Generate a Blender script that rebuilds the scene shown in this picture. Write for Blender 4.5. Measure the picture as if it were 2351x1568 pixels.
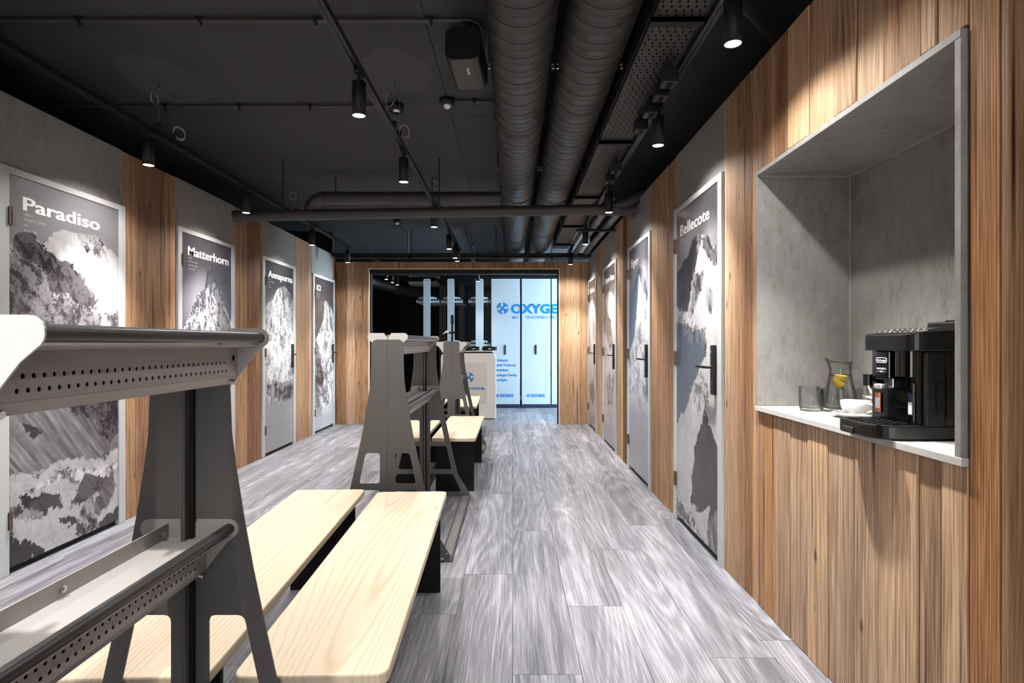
import bpy, bmesh, math, random
import numpy as np
from mathutils import Vector, Matrix, Euler

random.seed(7)
SC = bpy.context.scene
COL = SC.collection
for o in list(bpy.data.objects):
    bpy.data.objects.remove(o)

# ------------------------------------------------------------------ camera
FPX = 1306.0            # focal length in pixels of the 2351 px wide frame
VX, VY = 1177.0, 788.0  # vanishing point of the room axis
EYE = 1.2
cam_d = bpy.data.cameras.new('camera')
cam_d.sensor_width = 36.0
cam_d.lens = FPX / 2351.0 * 36.0
cam_d.shift_x = (1175.5 - VX) / 2351.0
cam_d.shift_y = (VY - 784.0) / 2351.0
cam_d.clip_start = 0.05
cam = bpy.data.objects.new('camera', cam_d)
COL.objects.link(cam)
cam.location = (0, 0, EYE)
cam.rotation_euler = (math.radians(90), 0, 0)
SC.camera = cam

# ------------------------------------------------------------------ world, exposure
W = bpy.data.worlds.new('world'); SC.world = W; W.use_nodes = True
W.node_tree.nodes['Background'].inputs[0].default_value = (0.55, 0.62, 0.72, 1)
W.node_tree.nodes['Background'].inputs[1].default_value = 0.3
SC.view_settings.view_transform = 'Standard'
SC.view_settings.look = 'None'
SC.view_settings.gamma = 1
SC.view_settings.use_curve_mapping = False
SC.view_settings.exposure = 1.0
SC.cycles.use_denoising = True
SC.cycles.max_bounces = 7
SC.cycles.use_adaptive_sampling = True
SC.cycles.adaptive_threshold = 0.08
SC.cycles.adaptive_min_samples = 16
SC.cycles.use_light_tree = False
SC.cycles.diffuse_bounces = 3
SC.cycles.glossy_bounces = 3
SC.cycles.transmission_bounces = 4
SC.cycles.transparent_max_bounces = 24
SC.cycles.caustics_reflective = False
SC.cycles.caustics_refractive = False
SC.cycles.sample_clamp_indirect = 6.0

SPOT_W = 60.0           # narrow beam of a middle spotlight
WALL_W = 175.0          # narrow beam of a spotlight over a side wall
SPILL_W = 20.0          # wide spill of each spotlight
SPOT_COL = (1.0, 0.97, 0.935)
DAY_W = 330.0           # cold daylight through the shop window of the back room
DAY_COL = (0.64, 0.84, 1.0)

def area_light(name, loc, rot, sx, sy, power, col):
    l = bpy.data.lights.new(name, 'AREA'); l.shape = 'RECTANGLE'
    l.size = sx; l.size_y = sy; l.energy = power; l.color = col
    o = bpy.data.objects.new(name, l); COL.objects.link(o)
    o.location = loc; o.rotation_euler = rot
    return o
# the shop window (window_1) is in the right wall of the back room, beyond the timber portal
area_light('daylight', (3.32, 9.75, 1.45), (0, math.radians(90), 0), 1.9, 1.5, DAY_W, DAY_COL)
# added fill light and its glowing pane (fill_pane) behind the camera
area_light('rear_fill', (-0.2, -2.84, 1.3), (math.radians(90), 0, 0), 2.6, 2.0, 26.0, (1.0, 0.98, 0.96))

# ------------------------------------------------------------------ room constants
XL, XR, YE = -2.62, 1.13, 8.42     # left wall, right wall, end wall
ZT = 2.49                           # top of the timber walls
ZC = 2.86                           # ceiling
def YL(x): return -XL * FPX / (VX - x)
def YR(x): return XR * FPX / (x - VX)

# ------------------------------------------------------------------ helpers
class MB:
    def __init__(s):
        s.v = []; s.f = []; s.sm = []
    def add(s, vs, fs, M=None, smooth=False):
        n = len(s.v)
        if M is not None: vs = [tuple(M @ Vector(p)) for p in vs]
        s.v += [tuple(p) for p in vs]
        s.f += [tuple(i + n for i in f) for f in fs]
        s.sm += [smooth] * len(fs)
        return s
    def box(s, x0, x1, y0, y1, z0, z1, M=None):
        if x0 > x1: x0, x1 = x1, x0
        if y0 > y1: y0, y1 = y1, y0
        if z0 > z1: z0, z1 = z1, z0
        v = [(x0,y0,z0),(x1,y0,z0),(x1,y1,z0),(x0,y1,z0),(x0,y0,z1),(x1,y0,z1),(x1,y1,z1),(x0,y1,z1)]
        f = [(0,3,2,1),(4,5,6,7),(0,1,5,4),(1,2,6,5),(2,3,7,6),(3,0,4,7)]
        return s.add(v, f, M)
    def cyl(s, p0, p1, r0, r1=None, n=20, caps=True, smooth=True):
        r1 = r0 if r1 is None else r1
        p0, p1 = Vector(p0), Vector(p1)
        d = (p1 - p0).normalized()
        a = d.orthogonal().normalized(); b = d.cross(a)
        v = []
        for p, r in ((p0, r0), (p1, r1)):
            for i in range(n):
                t = 2 * math.pi * i / n
                v.append(p + r * (math.cos(t) * a + math.sin(t) * b))
        f = [(i, (i+1) % n, n + (i+1) % n, n + i) for i in range(n)]
        s.add(v, f, None, smooth)
        if caps:
            s.add(v[:n], [tuple(range(n-1, -1, -1))]); s.add(v[n:], [tuple(range(n))])
        return s
    def tube(s, pts, r, n=10, closed=False, caps=True):
        pts = [Vector(p) for p in pts]; m = len(pts); v = []
        ref = None
        for i, p in enumerate(pts):
            if closed: d = pts[(i+1) % m] - pts[i-1]
            else: d = pts[min(i+1, m-1)] - pts[max(i-1, 0)]
            d.normalize()
            if ref is None: ref = d.orthogonal().normalized()
            a = (ref - d * ref.dot(d)).normalized(); ref = a
            b = d.cross(a)
            rr = r[i] if isinstance(r, (list, tuple)) else r
            for k in range(n):
                t = 2 * math.pi * k / n
                v.append(p + rr * (math.cos(t) * a + math.sin(t) * b))
        f = []
        for i in range(m if closed else m - 1):
            j = (i + 1) % m
            for k in range(n):
                l = (k + 1) % n
                f.append((i*n+k, i*n+l, j*n+l, j*n+k))
        s.add(v, f, None, True)
        if caps and not closed:
            s.add(v[:n], [tuple(range(n-1, -1, -1))]); s.add(v[-n:], [tuple(range(n))])
        return s
    def lathe(s, prof, c=(0,0,0), n=32, smooth=True, M=None):
        v = []; f = []
        for (r, z) in prof:
            for k in range(n):
                t = 2 * math.pi * k / n
                v.append((c[0] + r * math.cos(t), c[1] + r * math.sin(t), c[2] + z))
        for i in range(len(prof) - 1):
            for k in range(n):
                l = (k + 1) % n
                f.append((i*n+k, i*n+l, (i+1)*n+l, (i+1)*n+k))
        return s.add(v, f, M, smooth)
    def prism(s, poly, axis, a0, a1, M=None):
        """poly in the plane of the two other axes (in x,y,z order), extruded along axis"""
        n = len(poly); v = []
        for a in (a0, a1):
            for p in poly:
                if axis == 0: v.append((a, p[0], p[1]))
                elif axis == 1: v.append((p[0], a, p[1]))
                else: v.append((p[0], p[1], a))
        f = [tuple(range(n-1, -1, -1)), tuple(range(n, 2*n))]
        f += [(i, (i+1) % n, n + (i+1) % n, n + i) for i in range(n)]
        return s.add(v, f, M)
    def mesh(s, name, recalc=True):
        me = bpy.data.meshes.new(name)
        me.from_pydata(s.v, [], s.f)
        me.polygons.foreach_set('use_smooth', s.sm)
        me.update()
        if recalc:
            bm = bmesh.new(); bm.from_mesh(me)
            bmesh.ops.recalc_face_normals(bm, faces=bm.faces)
            bm.to_mesh(me); bm.free()
        return me
    def build(s, name, mat, parent=None, world=False, loc=None, bevel=0, seg=2, solid=0, recalc=True):
        """world: the vertices are in world space; the object is put at the parent's frame"""
        if world and parent is not None:
            o0 = world_loc(parent)
            s.v = [(p[0]-o0.x, p[1]-o0.y, p[2]-o0.z) for p in s.v]
        if loc is not None:
            s.v = [(p[0]-loc[0], p[1]-loc[1], p[2]-loc[2]) for p in s.v]
        o = link(name, s.mesh(name, recalc), mat, parent)
        if loc is not None:
            l = Vector(loc)
            if world and parent is not None: pass
            o.location = l
        mods(o, bevel, seg, solid)
        return o

def mods(o, bevel=0, seg=2, solid=0):
    if solid:
        m = o.modifiers.new('solid', 'SOLIDIFY'); m.thickness = solid; m.offset = 0
    if bevel:
        m = o.modifiers.new('bevel', 'BEVEL'); m.width = bevel; m.segments = seg
        m.limit_method = 'ANGLE'; m.angle_limit = math.radians(40); m.harden_normals = False

def world_loc(o):
    l = Vector(o.location)
    while o.parent is not None:
        o = o.parent; l = l + Vector(o.location)
    return l

def link(name, me, mat, parent=None):
    o = bpy.data.objects.new(name, me); COL.objects.link(o)
    if mat is not None and len(me.materials) == 0: me.materials.append(mat)
    if parent is not None: o.parent = parent
    return o

def tag(o, label=None, cat=None, group=None, kind=None):
    if label: o['label'] = label
    if cat: o['category'] = cat
    if group: o['group'] = group
    if kind: o['kind'] = kind
    return o

def thing(name, label, cat, loc=(0,0,0), rotz=0, group=None, kind=None):
    o = bpy.data.objects.new(name, None); COL.objects.link(o)
    o.empty_display_size = 0.1
    o.location = loc; o.rotation_euler = (0, 0, rotz)
    return tag(o, label, cat, group, kind)

def copy_tree(o, parent=None):
    c = o.copy(); COL.objects.link(c); c.parent = parent
    for ch in list(o.children): copy_tree(ch, c)
    return c

def arc(cx, cy, r, a0, a1, n=6):
    return [(cx + r*math.cos(math.radians(a0+(a1-a0)*i/n)), cy + r*math.sin(math.radians(a0+(a1-a0)*i/n))) for i in range(n+1)]

def rrect(x0, x1, y0, y1, r, n=5):
    return (arc(x1-r, y0+r, r, -90, 0, n) + arc(x1-r, y1-r, r, 0, 90, n)
            + arc(x0+r, y1-r, r, 90, 180, n) + arc(x0+r, y0+r, r, 180, 270, n))

def round_poly(pts, r, n=4):
    """2D polygon with each corner rounded by about r"""
    out = []; m = len(pts)
    for i in range(m):
        p = Vector(pts[i]); a = Vector(pts[i-1]); b = Vector(pts[(i+1) % m])
        ra = min(r, (a-p).length*0.45); rb = min(r, (b-p).length*0.45)
        s = p + (a-p).normalized()*ra; e = p + (b-p).normalized()*rb
        for k in range(n+1):
            t = k/n
            q = (1-t)**2*s + 2*t*(1-t)*p + t*t*e
            out.append((q.x, q.y))
    return out

def curve_mesh(splines, depth):
    """filled 2D outlines (holes by nesting) with thickness, in local XY, +-depth/2 in Z: verts, faces"""
    cu = bpy.data.curves.new('tmp', 'CURVE'); cu.dimensions = '2D'; cu.fill_mode = 'BOTH'
    cu.extrude = depth/2
    for pts in splines:
        sp = cu.splines.new('POLY'); sp.points.add(len(pts)-1)
        for q, p in zip(sp.points, pts): q.co = (p[0], p[1], 0, 1)
        sp.use_cyclic_u = True
    o = bpy.data.objects.new('tmp', cu)
    me = bpy.data.meshes.new_from_object(o)
    v = [tuple(p.co) for p in me.vertices]; f = [tuple(p.vertices) for p in me.polygons]
    bpy.data.objects.remove(o); bpy.data.curves.remove(cu); bpy.data.meshes.remove(me)
    return v, f

def text_mesh(body, cap, width=None, bold=0.0, align='LEFT', spacing=1.0, depth=0.0, smear=0.0):
    """flat lettering, cap height cap, in local XY from the baseline: verts, faces"""
    cu = bpy.data.curves.new('tmp', 'FONT'); cu.body = body; cu.size = 1.0
    cu.offset = bold; cu.fill_mode = 'FRONT' if depth == 0 else 'BOTH'; cu.extrude = depth/2; cu.resolution_u = 3
    cu.space_character = spacing; cu.dimensions = '2D'
    o = bpy.data.objects.new('tmp', cu)
    me = bpy.data.meshes.new_from_object(o)
    v = np.array([tuple(p.co) for p in me.vertices]); f = [tuple(p.vertices) for p in me.polygons]
    bpy.data.objects.remove(o); bpy.data.curves.remove(cu); bpy.data.meshes.remove(me)
    if smear:                                  # heavier strokes: the outline repeated with small sideways steps
        n0 = len(v); f0 = list(f); vv = [v]
        for i, d in enumerate((-smear, smear)):
            q = v.copy(); q[:, 0] += d; q[:, 2] += 0.0002*(i+1); vv.append(q)
            f += [tuple(k + n0*(i+1) for k in g) for g in f0]
        v = np.concatenate(vv)
    v[:, 0] -= v[:, 0].min()
    sc = cap / 0.727
    v[:, 1] *= sc
    w = v[:, 0].max()
    v[:, 0] *= (width / w) if width else sc
    if align == 'CENTER': v[:, 0] -= v[:, 0].max()/2
    if align == 'RIGHT': v[:, 0] -= v[:, 0].max()
    return [tuple(p) for p in v], f

# frames that lay a local XY drawing onto a wall of the room
def onto(origin, right, up=(0,0,1)):
    r = Vector(right).normalized(); u = Vector(up).normalized(); n = r.cross(u)
    M = Matrix.Identity(4)
    for i in range(3):
        M[i][0] = r[i]; M[i][1] = u[i]; M[i][2] = n[i]; M[i][3] = origin[i]
    return M

# ------------------------------------------------------------------ materials
def lin(c):
    return tuple(((x/255)/12.92 if x/255 <= 0.04045 else ((x/255+0.055)/1.055)**2.4) for x in c)
def rgba(c): return (*lin(c), 1)

class NT:
    def __init__(s, name):
        s.m = bpy.data.materials.new(name); s.m.use_nodes = True
        s.t = s.m.node_tree; s.n = s.t.nodes; s.n.clear()
        s.out = s.n.new('ShaderNodeOutputMaterial')
        s.b = s.n.new('ShaderNodeBsdfPrincipled')
        s.l(s.b.outputs[0], s.out.inputs[0])
    def l(s, a, b): s.t.links.new(a, b)
    def node(s, t, **kw):
        n = s.n.new(t)
        for k, v in kw.items(): setattr(n, k, v)
        return n
    def set(s, n, i, v):
        if hasattr(v, 'is_linked') or isinstance(v, bpy.types.NodeSocket): s.l(v, n.inputs[i])
        else: n.inputs[i].default_value = v
    def math(s, op, a, b=0.0, c=None, clamp=False):
        n = s.node('ShaderNodeMath', operation=op, use_clamp=clamp)
        s.set(n, 0, a); s.set(n, 1, b)
        if c is not None: s.set(n, 2, c)
        return n.outputs[0]
    def vmath(s, op, a, b):
        n = s.node('ShaderNodeVectorMath', operation=op); s.set(n, 0, a); s.set(n, 1, b); return n.outputs[0]
    def noise(s, vec, scale, detail=2, rough=0.5, dist=0.0):
        n = s.node('ShaderNodeTexNoise'); s.l(vec, n.inputs['Vector'])
        n.inputs['Scale'].default_value = scale; n.inputs['Detail'].default_value = detail
        n.inputs['Roughness'].default_value = rough; n.inputs['Distortion'].default_value = dist
        return n.outputs[0]
    def ramp(s, fac, stops):
        n = s.node('ShaderNodeValToRGB'); s.l(fac, n.inputs[0]); cr = n.color_ramp
        while len(cr.elements) < len(stops): cr.elements.new(0.5)
        for e, (p, c) in zip(cr.elements, stops):
            e.position = p; e.color = rgba(c) if len(c) == 3 else c
        return n.outputs[0]
    def mix(s, mode, fac, a, b):
        n = s.node('ShaderNodeMix', data_type='RGBA', blend_type=mode)
        s.set(n, 0, fac)
        for i, v in ((6, a), (7, b)):
            if isinstance(v, bpy.types.NodeSocket): s.l(v, n.inputs[i])
            else: n.inputs[i].default_value = v
        return n.outputs[2]
    def bump(s, h, strength=0.3, dist=0.002):
        n = s.node('ShaderNodeBump'); n.inputs['Strength'].default_value = strength
        n.inputs['Distance'].default_value = dist; s.l(h, n.inputs['Height'])
        s.l(n.outputs[0], s.b.inputs['Normal'])

def simple(name, col, rough=0.5, metal=0.0, spec=0.5, emit=None, grain=0.0, gscale=60, coat=0.0):
    t = NT(name); b = t.b
    b.inputs['Roughness'].default_value = rough; b.inputs['Metallic'].default_value = metal
    b.inputs['Specular IOR Level'].default_value = spec
    b.inputs['Coat Weight'].default_value = coat
    tc = t.node('ShaderNodeTexCoord').outputs['Object']
    n = t.noise(tc, gscale, 3, 0.6)
    g = max(grain, 0.03)
    c0 = tuple(x*(1-g) for x in lin(col)) + (1,); c1 = tuple(min(1, x*(1+g)) for x in lin(col)) + (1,)
    t.l(t.ramp(n, [(0.3, c0), (0.7, c1)]), b.inputs['Base Color'])
    if emit:
        b.inputs['Emission Color'].default_value = (*lin(emit[0]), 1); b.inputs['Emission Strength'].default_value = emit[1]
    return t.m

def wood(name, along, dark, mid, light, ring=7.0, across=7.0, alongs=0.55, rough=0.65, bump=0.5, knots=0.6, tint=True,
         knotcol=(60,38,24), spec=0.3, pores=110, dist=0.25, wring=0.35, wfine=0.35, wlow=0.5, sharp=1.0, knotsize=0.12, crack=0.0, bleach=None, low=2.0, lowa=1.3):
    """sawn board: growth rings are contour lines of a stretched noise, over fine pores and slow colour drift"""
    t = NT(name)
    tc = t.node('ShaderNodeTexCoord').outputs['Object']
    oi = t.node('ShaderNodeObjectInfo')
    rnd = t.node('ShaderNodeCombineXYZ')
    for i, k in enumerate((17.3, 31.7, 53.1)): t.l(t.math('MULTIPLY', oi.outputs['Random'], k), rnd.inputs[i])
    p = t.vmath('ADD', tc, rnd.outputs[0])
    def sc(a, l):
        v = [a, a, a]; v[along] = l
        return t.vmath('MULTIPLY', p, tuple(v))
    N = t.noise(sc(across, alongs), 1.0, 1.0, 0.35, dist)
    ringv = t.math('SINE', t.math('MULTIPLY', N, ring*6.283))
    ringv = t.math('MULTIPLY_ADD', ringv, 0.5, 0.5)
    if sharp != 1.0: ringv = t.math('POWER', ringv, sharp)
    F = t.noise(sc(pores, pores*0.02), 1.0, 2.0, 0.65)
    L = t.noise(sc(across*low, alongs*lowa), 1.0, 2.0, 0.55)
    def cen(x, w): return t.math('MULTIPLY', t.math('SUBTRACT', x, 0.5), w)
    v = t.math('ADD', t.math('ADD', cen(ringv, wring), cen(F, wfine*2.0)), cen(L, wlow*2.0))
    v = t.math('ADD', v, cen(oi.outputs['Random'], 0.30 if bump else 0.14))      # boards differ from one another
    v = t.math('ADD', v, 0.5, clamp=True)
    col = t.ramp(v, [(0.12, dark), (0.5, mid), (0.88, light)])
    if bleach:
        g = t.noise(sc(across*1.4, alongs*2.2), 1.0, 2.0, 0.5)
        g = t.math('MULTIPLY', t.math('SUBTRACT', g, 0.48, clamp=True), 2.6, clamp=True)
        col = t.mix('MIX', g, col, t.mix('MULTIPLY', 1.0, col, bleach))
    vo = t.node('ShaderNodeTexVoronoi'); vo.inputs['Scale'].default_value = 1.0
    t.l(sc(9.0, 3.4), vo.inputs['Vector']); vo.inputs['Randomness'].default_value = 1.0
    kn = t.node('ShaderNodeMapRange'); kn.interpolation_type = 'SMOOTHSTEP'
    t.l(vo.outputs['Distance'], kn.inputs[0])
    kn.inputs[1].default_value = knotsize*0.25; kn.inputs[2].default_value = knotsize; kn.inputs[3].default_value = 1.0; kn.inputs[4].default_value = 0.0
    sep = t.node('ShaderNodeSeparateColor'); t.l(vo.outputs['Color'], sep.inputs[0])
    gate = t.math('GREATER_THAN', sep.outputs[0], 1.0 - knots*0.45)
    k = t.math('MULTIPLY', t.math('MULTIPLY', kn.outputs[0], gate), 0.85)
    if crack:
        cr = t.noise(sc(52, 0.9), 1.0, 1.0, 0.5)
        cr = t.math('MULTIPLY', t.math('SUBTRACT', cr, 0.67, clamp=True), crack*9.0, clamp=True)
        k = t.math('MAXIMUM', k, cr)
    col = t.mix('MIX', k, col, rgba(knotcol))
    if tint: col = t.mix('MULTIPLY', 1.0, col, oi.outputs['Color'])
    t.l(col, t.b.inputs['Base Color'])
    t.b.inputs['Roughness'].default_value = rough; t.b.inputs['Specular IOR Level'].default_value = spec
    if bump:
        bh = t.math('SUBTRACT', t.math('ADD', t.math('MULTIPLY', ringv, 0.35), t.math('MULTIPLY', F, 0.7)), t.math('MULTIPLY', k, 0.6))
        t.bump(bh, bump, 0.003)
    return t.m

def concrete(name, base=(142,140,137), dark=(98,95,92), amt=1.0):
    t = NT(name)
    tc = t.node('ShaderNodeTexCoord').outputs['Object']
    a = t.noise(tc, 3.0, 4, 0.6); 
    b = t.noise(t.vmath('MULTIPLY', tc, (30, 30, 12)), 1.0, 5, 0.7)
    c = t.noise(t.vmath('MULTIPLY', tc, (90, 90, 40)), 1.0, 2, 0.5)
    v = t.math('ADD', t.math('MULTIPLY', a, 0.4), t.math('ADD', t.math('MULTIPLY', b, 0.45), t.math('MULTIPLY', c, 0.15)))
    col = t.ramp(v, [(0.30, dark), (0.44, tuple((x*3+y)//4 for x, y in zip(base, dark))), (0.56, base), (0.72, tuple(min(255, x+10) for x in base))])
    t.l(col, t.b.inputs['Base Color']); t.b.inputs['Roughness'].default_value = 0.55
    t.b.inputs['Specular IOR Level'].default_value = 0.35
    t.bump(v, 0.12, 0.002)
    return t.m

def glass(name, col=(1,1,1,1), rough=0.0, ior=1.45, clear=(0.985,0.99,0.988,1)):
    """thin clear glass: straight-through transmission with a Fresnel reflection on top"""
    t = NT(name); t.n.remove(t.b)
    tr = t.node('ShaderNodeBsdfTransparent'); tr.inputs[0].default_value = clear
    gl = t.node('ShaderNodeBsdfGlossy'); gl.inputs['Roughness'].default_value = 0.02
    lw = t.node('ShaderNodeLayerWeight'); lw.inputs[0].default_value = 0.25
    f = t.math('MULTIPLY_ADD', lw.outputs['Fresnel'], 0.75, 0.02, clamp=True)
    mx = t.node('ShaderNodeMixShader'); t.l(f, mx.inputs[0]); t.l(tr.outputs[0], mx.inputs[1]); t.l(gl.outputs[0], mx.inputs[2])
    t.l(mx.outputs[0], t.out.inputs[0])
    return t.m

M = {}
M['wood'] = wood('reclaimed_wood', 2, (98,71,51), (160,127,99), (203,172,141), ring=52, across=3.0, alongs=0.08, bump=0.6, knots=1.2, pores=190, dist=0.1, wring=0.13, wfine=0.60, wlow=0.30, low=3.2, knotsize=0.13, crack=1.2, bleach=(0.80,0.84,0.90,1))
M['floor'] = wood('grey_vinyl_plank', 1, (64,64,69), (108,107,113), (152,151,158), ring=18, across=4.0, alongs=0.42, rough=0.42, bump=0.0, knots=0.0, spec=0.4, pores=230, dist=0.35, wring=0.16, wfine=0.58, wlow=0.42, low=3.0, lowa=1.4, sharp=1.6)
M['pine'] = wood('bench_pine', 1, (184,150,116), (204,187,163), (210,196,175), ring=38, across=2.8, alongs=0.16, rough=0.42, bump=0.0, knots=0.6, tint=False, knotcol=(160,116,80), pores=160, dist=0.3, wring=-0.28, wfine=0.2, wlow=0.14, sharp=4.0, knotsize=0.085)
M['concrete'] = concrete('concrete_laminate')
M['concrete_light'] = concrete('concrete_laminate_edge', (186,184,181), (160,157,154))
M['ceiling'] = simple('ceiling_black_paint', (46,46,48), 0.75, grain=0.12, gscale=3)
M['void'] = simple('black_void_paint', (14,14,15), 0.9)
M['black'] = simple('matt_black', (18,18,19), 0.55, spec=0.3)
M['black_gloss'] = simple('gloss_black', (7,7,8), 0.06, spec=0.6)
M['black_plastic'] = simple('satin_black_plastic', (15,15,16), 0.32, spec=0.5)
M['duct'] = simple('duct_dark_paint', (56,54,53), 0.42, metal=0.35, grain=0.08, gscale=20)
M['pipe'] = simple('pipe_dark_paint', (54,51,49), 0.5, grain=0.12, gscale=15)
M['pipe_grey'] = simple('pipe_grey_foil', (110,112,115), 0.5, metal=0.3, grain=0.15, gscale=20)
M['tray_black'] = simple('cable_tray_paint', (52,50,49), 0.5, metal=0.2, grain=0.08)
M['track'] = simple('track_black_metal', (40,40,41), 0.3, metal=0.6)
M['steel_dark'] = simple('rack_graphite_coat', (93,91,90), 0.5, metal=0.25, grain=0.07, gscale=400)
M['steel_grey'] = simple('rack_tray_coat', (160,155,152), 0.5, metal=0.15, grain=0.05, gscale=400)
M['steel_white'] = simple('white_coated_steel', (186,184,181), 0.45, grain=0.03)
M['zinc'] = simple('zinc_bolt', (190,190,188), 0.25, metal=1.0)
M['chrome'] = simple('chrome', (215,215,215), 0.08, metal=1.0)
M['wire'] = simple('bare_steel_wire', (175,172,168), 0.3, metal=0.9)
M['rubber'] = simple('black_rubber_tube', (38,38,39), 0.38, spec=0.5)
M['frame'] = simple('door_frame_grey', (172,175,174), 0.45, grain=0.03)
M['plywood_black'] = simple('black_board', (16,15,15), 0.6, spec=0.25)
M['brass'] = simple('hinge_metal', (110,98,84), 0.35, metal=0.8)
M['white_ink'] = simple('white_lettering', (232,230,230), 0.5)
M['grey_ink'] = simple('grey_lettering', (190,187,190), 0.5)
M['blue_ink'] = simple('blue_lettering', (18,128,205), 0.45)
M['blue_soft'] = simple('blue_lettering_soft', (60,124,190), 0.45)
M['panel'] = simple('white_rack_panel', (188,199,206), 0.42, grain=0.02)
M['desk'] = simple('white_desk_panel', (222,216,211), 0.3, grain=0.02, coat=0.2)
M['poster_grey'] = simple('desk_poster', (205,200,194), 0.4)
M['lens'] = simple('lamp_lens', (255,250,240), 0.3, emit=((255,246,235), 18.0))
M['lens_dim'] = simple('lamp_lens_dim', (235,245,255), 0.3, emit=((230,243,255), 6.0))
M['screen'] = simple('lit_screen', (90,150,220), 0.3, emit=((120,175,235), 1.6))
M['white_plastic'] = simple('white_plastic', (225,225,222), 0.4)
M['sky_glass'] = simple('window_sky', (160,205,255), 0.2, emit=((150,205,255), 3.0))
M['fill_glow'] = simple('rear_fill', (235,236,236), 0.2, emit=((240,238,235), 1.2))
M['porcelain'] = simple('white_porcelain', (240,239,236), 0.12, spec=0.6)
M['glass'] = glass('clear_glass')
M['water'] = glass('water', clear=(0.99,0.99,0.975,1))
M['lemon'] = simple('lemon_flesh', (246,214,70), 0.4, grain=0.1, gscale=120)
M['lemon_rind'] = simple('lemon_rind', (248,190,20), 0.4)
M['cork'] = simple('sticker_copper', (176,98,66), 0.5)
M['sticker_navy'] = simple('sticker_navy', (34,48,84), 0.5)
M['sticker_white'] = simple('sticker_white', (205,205,208), 0.5)
M['copper'] = simple('copper_cable', (210,110,80), 0.4)
M['silver'] = simple('silver_foil', (200,200,200), 0.3, metal=0.7)
M['edge_light'] = simple('portal_edge_strip', (226,206,176), 0.5)
t_ = NT('poster_print'); a_ = t_.node('ShaderNodeVertexColor'); a_.layer_name = 'print'
t_.l(a_.outputs[0], t_.b.inputs['Base Color']); t_.b.inputs['Roughness'].default_value = 0.3; t_.b.inputs['Specular IOR Level'].default_value = 0.4
M['print'] = t_.m
for k_ in ('lens', 'lens_dim', 'screen', 'sky_glass', 'fill_glow'): M[k_].cycles.emission_sampling = 'NONE'

# ================================================================== STRUCTURE
def plank(x0, x1, y0, y1, z0, z1, parent, tint, mat=None, bevel=0.0025, name='plank'):
    loc = ((x0+x1)/2, (y0+y1)/2, z0)
    o = MB().box(x0, x1, y0, y1, z0, z1).build(name, mat or M['wood'], parent, loc=loc, bevel=bevel, seg=1)
    o.color = (*tint, 1)
    return o

# tints of the reclaimed boards (multiplied on the wood colour)
T = {'o': (1.0, 0.94, 0.86), 'l': (1.12, 1.13, 1.12), 'd': (0.46, 0.38, 0.33), 'm': (0.76, 0.66, 0.57),
     'g': (0.86, 0.86, 0.84), 'p': (1.12, 1.20, 1.28), 'r': (0.98, 0.76, 0.52), 'w': (1.22, 1.32, 1.42), 'b': (0.56, 0.45, 0.36)}

# ---- floor: grey planks 25 cm wide, joints staggered
floor = thing('floor', 'grey wood-look plank floor', None, kind='structure')
PL, PW, GAP = 1.58, 0.25, 0.0009
JOINT = {0: 2.06, 1: 2.597, 2: 3.31, 3: 3.75, 4: 2.3, -1: 2.955, -2: 4.10, -3: 2.5, -4: 3.1, -5: 3.7, -6: 2.2, -7: 2.85, -8: 3.4, -9: 4.0, -10: 2.6, -11: 3.2}
share = None
rf = random.Random(3)
for c in range(-11, 5):
    a = max(c*PW, XL-0.13); b = min((c+1)*PW, XR+0.13)
    y = JOINT[c] - PL*2
    while y + PL < 0.25: y += PL
    while y < 10.6:
        y0, y1 = max(y, 0.25), y + PL
        g = rf.uniform(0.95, 1.03); w = rf.uniform(-0.015, 0.015)
        full = (b - a > PW - 1e-6) and y0 == y
        if full and share is not None:
            o = bpy.data.objects.new('plank', share); COL.objects.link(o); o.parent = floor
            o.location = ((a+b)/2, (y0+y1)/2, -0.008)
        else:
            loc = ((a+b)/2, (y0+y1)/2, -0.008)
            o = MB().box(a+GAP, b-GAP, y0+GAP, y1-GAP, -0.008, 0.0).build('plank', M['floor'], floor, loc=loc)
            if full: share = o.data
        o.color = (g+w, g, g-w, 1)
        y += PL
M['under'] = simple('floor_joint_dark', (60,58,60), 0.8)
MB().box(-5, 4, -3, 13.2, -0.05, -0.0085).build('subfloor', M['under'], floor)
ff = MB().box(-5, 4, -3, 0.25, -0.0085, 0.0).build('rear_floor_sheet', M['floor'], floor); ff.color = (1,1,1,1)
ff = MB().box(-5, -2.75, 0.25, 13.2, -0.0085, -0.002).build('side_floor_sheet', M['floor'], floor); ff.color = (1,1,1,1)
ff = MB().box(1.26, 4, 0.25, 13.2, -0.0085, -0.002).build('side_floor_sheet', M['floor'], floor); ff.color = (1,1,1,1)
ff = MB().box(-2.75, 1.26, 12.2, 13.2, -0.0085, -0.002).build('back_floor_sheet', M['floor'], floor); ff.color = (1,1,1,1)

# ---- ceiling
ceiling = thing('ceiling', 'black painted concrete ceiling', None, kind='structure')
for k, (a, b) in enumerate(((-3, 1.2), (1.2, 4.15), (4.15, 7.1), (7.1, 13.2))):
    MB().box(-5, -0.45, a+0.002, b-0.002, ZC, ZC+0.1).build('ceiling_slab', M['ceiling'], ceiling)
    MB().box(-0.446, 4, a+0.002, b-0.002, ZC, ZC+0.1).build('ceiling_slab', M['ceiling'], ceiling)
MB().box(-5, 4, -3, 13.2, ZC+0.1, ZC+0.14).build('ceiling_core', M['void'], ceiling)
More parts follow.
